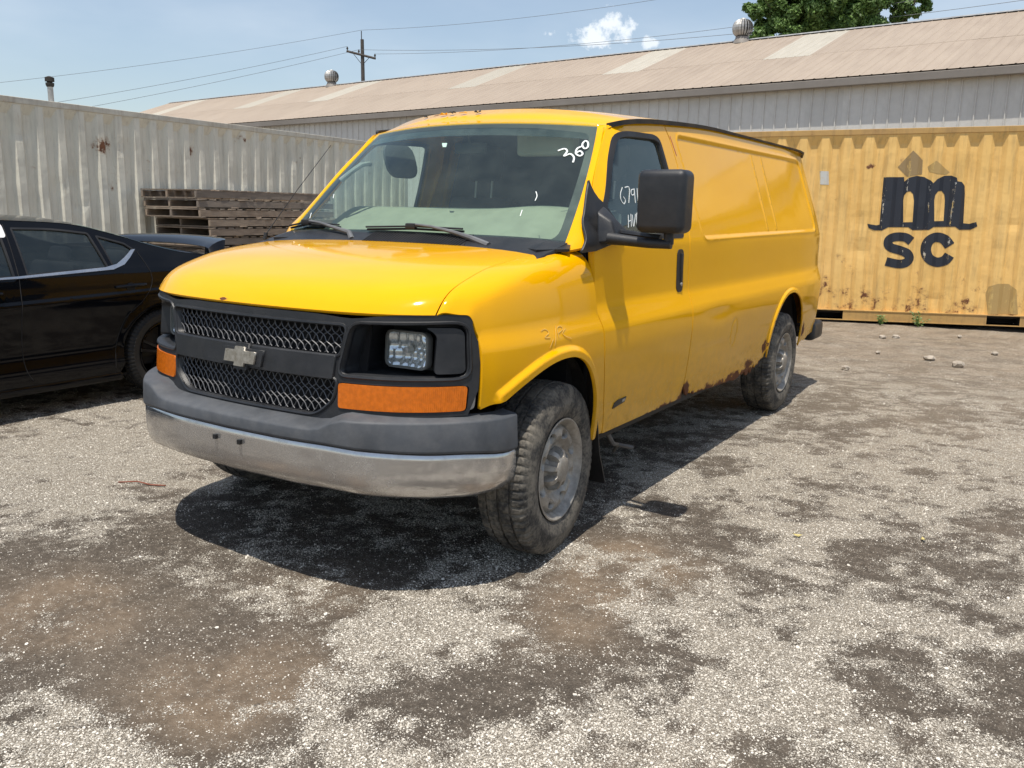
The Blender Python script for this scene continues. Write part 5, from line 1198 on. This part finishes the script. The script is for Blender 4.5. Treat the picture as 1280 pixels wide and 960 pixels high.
# engine bay and inner skins keep daylight out
MB().box((-.50, .30, .55), (.50, 1.25, 1.12)).build('engine_block', DARK, VAN)
for s in (1, -1): MB().box((s*.70-.19, .46, .86), (s*.70+.19, 1.1, 1.02)).build('inner_fender', DARK, VAN)
MB().box((-.44, .22, .64), (.44, .27, 1.03)).build('radiator_support', DARK, VAN)

# ---- cabin
MB().box((-.84, 1.15, .50), (.84, 5.45, .54)).build('cabin_floor', BULK, VAN); MB().box((-.86, 1.10, .50), (.86, 1.16, 1.27)).build('firewall', DARK, VAN)
def dash_and_reflection(u, v):  # pale hump raised high to imitate the dashboard's reflection in the windscreen
    x = -.84+1.68*u; y0 = 1.095-.12*(1-(x/.85)**2); y = y0+(1.70-y0)*v; z = 1.285+.180*sstep(np.array(v), .10, .85)+.02*math.exp(-((x-.42)/.2)**2)*sstep(np.array(v), .5, .9); return (x*(1-.02*v), y, float(z))
DS = grid('dashboard', dash_and_reflection, 24, 14, DASH, VAN); MB().box((-.82, 1.66, .9), (.82, 1.70, 1.455)).build('dashboard_face', DASH, VAN, True, .015)
BH = MB().box((-.82, 2.44, .54), (.82, 2.47, 1.35)).build('bulkhead', BULK, VAN); MB().add([(-.84, 2.44, 1.35), (.84, 2.44, 1.35), (.68, 2.44, 1.96), (-.68, 2.44, 1.96), (-.84, 2.47, 1.35), (.84, 2.47, 1.35), (.68, 2.47, 1.96), (-.68, 2.47, 1.96)], [(0, 1, 2, 3), (7, 6, 5, 4), (0, 3, 7, 4), (1, 5, 6, 2), (3, 2, 6, 7), (0, 4, 5, 1)]).build('bulkhead_upper', BULK, VAN)
def headl(u, v): x = -.70+1.4*u; y = 1.62-.12*(1-(x/.7)**2)+v*(2.44-1.55); return (x, y, float(zd(y))-.015+(float(zcr(y))-float(zd(y)))*(1-abs(x/.74)**2.5)-.03)
grid('headliner', headl, 14, 10, TRIM, VAN)
for s in (1, -1):
    # door inner skins
    V = [(s*float(Pz(z))-s*.075, y, z) for y in (1.18, 2.40) for z in (.50, .9, 1.31)]; V += [(v[0]+s*.02, v[1], v[2]) for v in V]
    MB().add(V, [(0, 1, 4, 3), (1, 2, 5, 4), (6, 9, 10, 7), (7, 10, 11, 8), (2, 8, 11, 5), (0, 3, 9, 6), (0, 6, 7, 1), (1, 7, 8, 2), (3, 4, 10, 9), (4, 5, 11, 10)]).build('door_trim', DASH if s < 0 else BULK, VAN)
    S_ = empty('seat', (s*.42, 1.98, .54), 0, parent=VAN)
    MB().box((-.25, -.25, .25), (.25, .25, .42)).build('seat_cushion', SEATM, S_, True, .06, 4); T_ = Matrix.Translation((0, .20, .40)) @ Matrix.Rotation(radians(-10), 4, 'X')
    MB().box((-.24, -.055, 0), (.24, .055, .60), T_).build('seat_back', SEATM, S_, True, .05, 4); MB().box((-.125, -.05, .70), (.125, .03, .92), T_).build('headrest', SEATM, S_, True, .045, 4)
    for q in (-.06, .06): MB().tube([T_ @ Vector((q, 0, .58)), T_ @ Vector((q, -.01, .72))], .007, 6).build('headrest_post', GALV, S_)
    MB().box((s*.38-.17, 1.66, 1.735), (s*.38+.17, 1.74, 1.865), None).build('sun_visor', TRIM if s > 0 else SEATM, VAN, True, .02, 3) if s > 0 else None
Tv = Matrix.Translation((-.80, 1.95, 1.74)) @ Matrix.Rotation(radians(-16), 4, 'Y') @ Matrix.Rotation(radians(0), 4, 'Z')
V = [(x, q[0], q[1]) for x in (-.009, .009) for q in rrect(-.15, -.105, .13, .10, .075, 5)]; V = [tuple(Tv @ Vector(v)) for v in V]; n_ = len(V)//2
MB().add(V, [tuple(range(n_))[::-1], tuple(range(n_, 2*n_))]+[(i, (i+1) % n_, n_+(i+1) % n_, n_+i) for i in range(n_)]).build('sun_visor', simple('dim_grey_visor', (.10, .105, .10), .8), VAN, True)
MB().box((.0-.10, 1.54, 1.745), (.10, 1.565, 1.80)).build('rear_view_mirror', SEATM, VAN, True, .01, 2); MB().tube([(0, 1.55, 1.80), (0, 1.52, 1.86)], .008, 6).build('mirror_stem', SEAL, VAN)
Mh = empty('steering_wheel', (.42, 1.76, 1.20), 0, parent=VAN); Mh.rotation_euler = (radians(60), 0, 0)
MB().tube([(.19*cos(t), .19*sin(t), 0) for t in np.linspace(0, 2*pi, 33)], .014, 8, False).build('wheel_ring', SEAL, Mh, True); MB().box((-.18, -.03, -.02), (.18, .03, .0)).build('wheel_spoke', SEAL, Mh, True, .01)
MB().tube([(-.745, 1.36, 1.60), (-.70, 1.40, 1.65), (-.68, 1.46, 1.69), (-.69, 1.53, 1.70), (-.715, 1.57, 1.70)], .014, 8).build('grab_handle', TRIM, VAN, True)

# ---- side mirror
mt = np.array([(1.02, 1.286), (1.15, 1.29), (1.45, 1.336), (1.44, 1.40), (1.37, 1.455), (1.33, 1.52), (1.315, 1.60), (1.27, 1.55), (1.19, 1.45), (1.10, 1.36)])
SMR = empty('side_mirror', (.97, 1.25, 1.34), 0, parent=VAN)
o = panel('mirror_sail', [mt], lambda y, z: sidemap(y, z)+np.array([.011, 0, 0])-np.array([.97, 1.25, 1.34]), .05, SEAL, SMR, .012, 1, edge=.03)
m = MB(); V = [(-.03, -.06, -.02), (-.03, .17, -.02), (-.04, .17, .06), (-.06, .05, .15), (-.05, -.03, .12), (.055, -.03, -.005), (.055, .09, -.005), (.045, .10, .04), (.015, .03, .09), (.02, -.01, .08)]
m.add(V, [(0, 1, 2, 3, 4), (5, 9, 8, 7, 6), (0, 5, 6, 1), (1, 6, 7, 2), (2, 7, 8, 3), (3, 8, 9, 4), (4, 9, 5, 0)]); m.build('mirror_mount', PLAST, SMR, True, .012, 3)
MB().tube([(.01, -.02, .005), (.10, -.015, -.002), (.20, -.01, -.010), (.30, -.005, -.012)], [.028, .024, .022, .020], 10).build('mirror_arm', PLAST, SMR, True)
MB().tube([(.03, .05, .03), (.13, .04, .022), (.24, .02, .012)], [.016, .014, .014], 8).build('mirror_arm', PLAST, SMR, True)
MB().tube([(.285, 0, -.012), (.285, 0, .06)], .022, 10).build('mirror_pivot', PLAST, SMR, True)
HD = MB().box((.155, -.075, .035), (.372, .055, .298)).build('mirror_head', PLAST, SMR, True, .032, 5)
MB().box((.175, .052, .055), (.352, .058, .278)).build('mirror_glass', MIRR, HD, True, .002, 1)

# ---- antenna
MB().tube([(-.885, .93, 1.28), (-.885, .94, 1.315)], .011, 8).build('antenna_base', SEAL, VAN, True); MB().tube([(-.885, .94, 1.31), (-.90, 1.19, 1.55), (-.91, 1.46, 1.80)], [.0028, .002, .0015], 6).build('antenna', SEAL, VAN, True)

# ---- wheels
def wheel(name, loc, steer, s, parent, R=.374, Wd=.236, rimr=.216, style='van', tm=None):
    W = empty(name, loc, steer, parent=parent); h = Wd/2
    prof = [(-h+.02, rimr+.004), (-h+.002, rimr+.03), (-h-.004, rimr+.075), (-h+.004, R-.048), (-h+.012, R-.022), (-h+.026, R-.006), (-h+.060, R), (-h+.0605, R-.008), (-h+.070, R-.008), (-h+.0705, R+.001), (-.006, R+.002), (-.0055, R-.008), (.0055, R-.008), (.006, R+.002), (h-.0705, R+.001), (h-.070, R-.008), (h-.0605, R-.008), (h-.060, R), (h-.026, R-.006), (h-.012, R-.022), (h-.004, R-.048), (h+.004, rimr+.075), (h+.0045, rimr+.070), (h-.002, rimr+.03), (h-.02, rimr+.004)]
    nseg = 264
    def rf(i, j, a, r):
        k = i % 4
        if k == 0 and (r > R-.035) and (abs(a) > h-.0604): r -= .007; a -= math.copysign(.002, a)
        if i % 6 == 0 and r > R-.004 and abs(a) < h-.065: r -= .005
        return a, r
    T_ = lathe(MB(), prof, (0, 0, 0), 'x', nseg, rf).build('tyre', tm or TYRE, W, True)
    rp = [(-h+.02, rimr+.006), (-h+.03, rimr-.02), (0, rimr-.035), (h-.055, rimr-.03), (h-.030, rimr-.014), (h-.018, rimr+.004), (h-.008, rimr+.008), (h-.006, rimr+.002), (h-.016, rimr-.010), (h-.05, rimr-.022)]
    rp2 = [(s*a, r) for a, r in rp]
    R_ = lathe(MB(), rp2, (0, 0, 0), 'x', 72).build('rim', RIM if style == 'van' else BLK, W, True)
    if style == 'van':
        dep = interp([0, .09, .105, .125, .15, .175, .195, .21], [.052, .050, .050, .066, .080, .074, .052, .045])
        holes = []
        for k in range(8):
            w0 = 2*pi*(k+.5)/8; c, sn = cos(w0), sin(w0); hl_ = []
            for q in range(14): t = 2*pi*q/14; a = .154+.024*cos(t); b_ = .031*sin(t); hl_.append((c*a-sn*b_, sn*a+c*b_))
            holes.append(np.array(hl_))
        f = lambda y, z: np.stack([(dep(np.hypot(y, z))+h-.102), y, z], 1)
        oc = np.array([(.2035*cos(t), .2035*sin(t)) for t in np.linspace(0, 2*pi, 60, endpoint=False)])
        ic = np.array([(.092*cos(t), .092*sin(t)) for t in np.linspace(0, 2*pi, 32, endpoint=False)])
        panel('wheel_disc', [oc, ic]+holes, f, .014, RIM, W, .022, 1, s < 0, edge=.012)
        cap = [(h-.080, .100), (h-.060, .098), (h-.030, .094), (h-.012, .084), (h-.004, .068), (h-.002, .056), (h+.002, .050), (h+.004, .03), (h+.005, .0005)]
        def crf(i, j, a, r):
            if (i % 6 in (0, 1, 2)) and .066 < r < .0985: a -= .042; r *= .90
            return a, r
        lathe(MB(), cap, (0, 0, 0), 'x', 48, crf) if False else None
        mm = lathe(MB(), cap, (0, 0, 0), 'x', 48, crf); mm.V = [(s*x, y, z) for x, y, z in mm.V]; mm.build('hub_cap', RIM, W, True)
        bk = MB(); lathe(bk, [(s*(h-.10), .001), (s*(h-.10), .20)], (0, 0, 0), 'x', 40); bk.build('brake_disc', DKMET, W)
    return W
van_wheels = [((.870, .86, .370), radians(4.9), 1), ((-.870, .86, .370), radians(4.9), -1), ((.872, 4.29, .370), 0, 1), ((-.872, 4.29, .370), 0, -1)]
for loc, st_, s in van_wheels: wheel('wheel', loc, st_, s, VAN)
print('van ok')
TYRE2 = simple('black_tyre_rubber', (.016, .016, .016), .75, var=.3, vs=12.)
# ------------------------------------------------------------------ black sedan at the left (faces the same way as the van)
CAR = empty('parked_car', (-4.0, 0, 0), 0, 'glossy black sedan with a trunk spoiler, partly cut off at the left edge', 'car')
Cx = interp([.15, .22, .30, .42, .55, .70, .76, .80, .88, .955, 1.0, 1.1, 1.2, 1.3, 1.36], [.865, .880, .886, .872, .884, .900, .905, .898, .886, .872, .852, .806, .752, .690, .650])
Ct = interp([-1.75, -1.6, -1.4, -1.0, -.5, 1.9, 2.2, 2.5, 2.7, 2.82], [.32, .18, .10, .03, 0, 0, .018, .055, .11, .19])
CAR_R = np.array([(1.895-.375*cos(t), .335+.372*sin(t)) for t in np.linspace(-.12, pi+.12, 26)]); CAR_F = CAR_R-[2.71, 0]
def cmap(off=0):
    def f(y, z):
        x = Cx(z)-Ct(y)*(1-.3*sstep(z, .9, 1.1))
        for A in (CAR_R, CAR_F): d = pl_dist(y, z, A); x = x+.010*(1-sstep(d, .02, .06))
        x = x+.006*np.exp(-((z-(.775+.03*(y-.8)))/.018)**2)*sstep(y, -.8, 0)   # shoulder crease
        return np.stack([x+off, y, z], 1)
    return f
edge_pts = [(-1.72, .60), (-1.60, .70), (-1.2, .82), (-.75, .895), (-.40, .935), (-.15, 1.06), (.08, 1.19), (.25, 1.265), (.45, 1.305), (.70, 1.324), (.90, 1.325), (1.30, 1.300), (1.60, 1.228), (1.85, 1.150), (2.10, 1.090), (2.30, 1.065), (2.55, 1.050), (2.74, 1.030)]
ed = smooth_loop(edge_pts, 5, False)
gl_r = rpoly([(.872, 1.278), (1.15, 1.273), (1.405, 1.240), (1.470, .992), (.872, .965)], [.01, .2, .02, .02, .01]); gl_q = rpoly([(1.452, 1.222), (1.655, 1.165), (1.728, 1.108), (1.55, 1.005), (1.505, .995)], .015)
gl_f = rpoly([(.79, 1.280), (.50, 1.268), (.30, 1.225), (.10, 1.13), (-.16, .985), (-.20, .948), (.79, .960)], [.01, .1, .1, .1, .03, .02, .01])
for s in (1, -1):
    mir = s < 0
    low = [(-1.74, .42), (-1.70, .24), (-1.25, .22)]+[tuple(p) for p in CAR_F]+[(-.40, .20), (1.48, .20)]+[tuple(p) for p in CAR_R]+[(2.33, .26), (2.78, .30), (2.80, .60), (2.79, .95)]
    body = low+[tuple(p) for p in ed[::-1]]
    B_ = panel('body_side', [np.array(body), gl_r, gl_q, gl_f], cmap(), .045, BLK, CAR, .03, 1, mir, edge=.03, extra=np.vstack([offset_open(A, o)[::2] for A in (CAR_R, CAR_F) for o in (-.03, -.05, .03, .05)]+[np.array([(y, .775+.03*(y-.8)+o) for y in np.arange(-1, 2.7, .03) for o in (-.03, -.015, 0, .015, .03)])]))
    for L, nm in ((gl_r, 'rear_door_window'), (gl_q, 'quarter_window'), (gl_f, 'front_door_window')):
        panel(nm, [inset(L, -.006)], cmap(-.012), .1, CARG, CAR, .004, 1, mir, edge=.05)
        panel('window_rubber', [inset(L, -.002), inset(L, .010)], cmap(.001), 0, SEAL, CAR, .014, 1, mir, edge=.03)
    up = [(-.22, .950), (.70, .962), (.81, .965), (1.445, .998), (1.54, 1.018), (1.62, 1.064), (1.690, 1.115), (1.725, 1.118), (1.665, 1.062), (1.60, 1.012), (1.50, .980), (.81, .950), (-.22, .938)]
    panel('belt_trim', [np.array(up)], cmap(.004), 0, SILV, CAR, .006, 1, mir, edge=.03)
    def seam(P, nm='door_seam'):
        P = smooth_loop(P, 4, False); f = cmap(.0005); X = f(P[:, 0], P[:, 1]); X[:, 0] *= s; MB().tube(list(X), .003, 4).build(nm, DARK, CAR)
    seam([(.832, 1.30), (.815, .96), (.79, .6), (.80, .35), (.84, .26)]); seam([(1.735, 1.10), (1.80, .90), (1.70, .745), (1.55, .62), (1.47, .42), (1.45, .26)]); seam([(-.20, .94), (-.30, .6), (-.26, .26)])
    for y in (1.49, .44):
        h0 = cmap(.03)(np.array([y, y+.08, y+.17, y+.245]), np.array([.853, .859, .862, .860])); h0[:, 0] *= s; h0[0, 0] -= s*.026; h0[-1, 0] -= s*.026
        MB().tube(list(h0), [.010, .012, .013, .011], 8).build('door_handle', BLK, CAR, True)
        c_ = cmap(.002)(np.array([y+.12]), np.array([.845]))[0]; lathe(MB(), [(-.001, .034), (.002, .036), (.003, .001)], (s*c_[0], c_[1], c_[2]), 'x', 18).build('handle_cup', DARK, CAR, True)
    sk = []
    MB().box((s*.862-.028, -.42, .165), (s*.862+.028, 1.50, .225)).build('side_skirt', BLK, CAR, True, .012, 2)
    # wheel housings
    for A in (CAR_R, CAR_F):
        V = []; F = []; n = len(A); cy = A[:, 0].mean()
        for p in A:
            for x in (.875, .50): V.append((s*x, p[0], p[1]))
        for i in range(n-1): F.append((i*2, i*2+1, i*2+3, i*2+2))
        F.append(tuple(i*2+1 for i in range(n))); MB().add(V, F).build('wheel_housing', DARK, CAR, True)
    for y in (1.895, -.815):
        W = wheel('wheel', (s*.785, y, .330), 0, s, CAR, .332, .205, .225, 'car', TYRE2)
        m = MB()
        for k in range(5):
            T_ = Matrix.Rotation(2*pi*k/5, 4, 'X')
            for dw in (-.016, .016): m.add([tuple(T_ @ Vector((s*a, b_, c_))) for a, b_, c_ in ((.055, dw*.8-.010, .03), (.055, dw*.8+.010, .03), (.088, dw*2.2+.010, .215), (.088, dw*2.2-.010, .215), (.025, dw*.8-.012, .03), (.025, dw*.8+.012, .03), (.06, dw*2.2+.012, .215), (.06, dw*2.2-.012, .215))], [(0, 1, 2, 3), (7, 6, 5, 4), (0, 4, 5, 1), (1, 5, 6, 2), (2, 6, 7, 3), (3, 7, 4, 0)])
        m.build('spokes', BLK, W); lathe(MB(), [(s*.03, .05), (s*.062, .045), (s*.066, .001)], (0, 0, 0), 'x', 24).build('hub_cap', BLK, W, True); lathe(MB(), [(s*.01, .001), (s*.012, .19)], (0, 0, 0), 'x', 30).build('brake_disc', DKMET, W)
st = panel('window_sticker', [rrect(.752, 1.215, .822, 1.305, .02)], cmap(.0025), 0, STICK, CAR, .001, 1, edge=.03)
# top surfaces spanning the two sides
def topsurf(a, b_, crown, name, mat, nu=16, off=0., ends=(0, 0)):
    P = [p for p in ed if a-1e-6 <= p[0] <= b_+1e-6]; V = []; F = []; cm = cmap()(np.array([p[0] for p in P]), np.array([p[1] for p in P]))
    cf2 = interp(*zip(*crown)); n = len(P)
    for i, p in enumerate(P):
        hx = cm[i, 0]+.004; c = float(cf2(p[0]))
        for j in range(nu+1):
            u = -1+2*j/nu; V.append((hx*u, p[0]-.18*(1-u*u)*(1 if p[0] < .3 else -1)*(abs(p[0]-.8)/1.6)**1.3, p[1]+c*(1-abs(u)**2.3)+off))
    for i in range(n-1):
        for j in range(nu): k = i*(nu+1)+j; F.append((k, k+1, k+nu+2, k+nu+1))
    return MB().add(V, F).build(name, mat, CAR, True)
cw = [(-1.8, .05), (-1.2, .075), (-.4, .06), (.3, .05), (.9, .040), (1.4, .040), (2.0, .035), (2.3, .028), (2.8, .02)]
topsurf(-1.72, -.38, cw, 'hood', BLK); topsurf(-.42, .28, cw, 'windscreen', CARG); topsurf(.24, 1.40, cw, 'roof', BLK); topsurf(1.36, 2.12, cw, 'rear_window', CARG); topsurf(2.08, 2.75, cw, 'trunk_lid', BLK)
# nose and tail skins
def endcap(ys, name, sgn):
    V = []; F = []; n = 20
    zs = [.22, .35, .5, .65, .8, .92, 1.0, 1.04] if sgn > 0 else [.22, .32, .42, .52, .62]
    for z in zs:
        hx = float(cmap()(np.array([ys]), np.array([z]))[0, 0])-.002
        for j in range(n+1): u = -1+2*j/n; V.append((hx*u, ys+sgn*(.14*(1-u*u)+.02), z))
    for i in range(len(zs)-1):
        for j in range(n): k = i*(n+1)+j; F.append((k, k+1, k+n+2, k+n+1))
    return MB().add(V, F).build(name, BLK, CAR, True)
endcap(2.79, 'rear_bumper', 1); endcap(-1.70, 'front_bumper', -1)
for s in (1, -1):
    MB().box((s*.66-.16, 2.82, .80), (s*.66+.16, 2.90, .92)).build('tail_lamp', REDL, CAR, True, .02, 3); MB().box((s*.62-.18, -1.80, .58), (s*.62+.18, -1.70, .68)).build('headlamp', PALEG, CAR, True, .02, 3)
# spoiler
V = []; F = []; n = 24; pr = [(0, -.02), (.05, .010), (.11, .032), (.17, .046), (.205, .046), (.20, .030), (.12, .008), (.04, -.03)]
for j in range(n+1):
    u = -1+2*j/n; x = .79*u; y0 = 2.44+.12*(1-u*u)-.02*abs(u)**6; z0 = 1.125+.022*(1-u*u)-.085*sstep(np.array(abs(u)), .90, 1.0); k_ = 1-.35*sstep(np.array(abs(u)), .85, 1.)
    for a, b_ in pr: V.append((x, y0+a*float(k_), float(z0)+b_))
m_ = len(pr)
for j in range(n):
    for k in range(m_): F.append((j*m_+k, j*m_+(k+1) % m_, (j+1)*m_+(k+1) % m_, (j+1)*m_+k))
F += [tuple(range(m_)), tuple(n*m_+k for k in range(m_))[::-1]]
MB().add(V, F).build('trunk_spoiler', BLK, CAR, True)
for s in (1, -1): MB().box((s*.56-.03, 2.56, 1.05), (s*.56+.03, 2.70, 1.14)).build('spoiler_post', BLK, CAR, True, .008, 2)
# cabin
MB().box((-.80, -.3, .20), (.80, 2.1, .30)).build('cabin_floor', DARK, CAR); MB().box((-.78, 1.75, .3), (.78, 2.1, .95)).build('parcel_shelf', DARK, CAR); MB().box((-.78, -.35, .3), (.78, .05, .92)).build('dashboard', SEATM, CAR, True, .05, 3)
for x in (-.38, .38):
    T_ = Matrix.Translation((x, .78, .42)) @ Matrix.Rotation(radians(-14), 4, 'X'); MB().box((-.24, -.06, 0), (.24, .06, .60), T_).build('front_seat', SEATM, CAR, True, .05, 4); MB().box((-.13, -.05, .62), (.13, .04, .78), T_).build('headrest', SEATM, CAR, True, .04, 4)
    T_ = Matrix.Translation((x, 1.62, .45)) @ Matrix.Rotation(radians(-20), 4, 'X'); MB().box((-.32, -.06, 0), (.32, .06, .55), T_).build('rear_seat', SEATM, CAR, True, .05, 4); MB().box((-.12, -.05, .54), (.12, .04, .68), T_).build('headrest', SEATM, CAR, True, .04, 4)
MB().box((-.80, -1.6, .18), (.80, 2.7, .24)).build('underbody', DARK, CAR)
print('car ok')
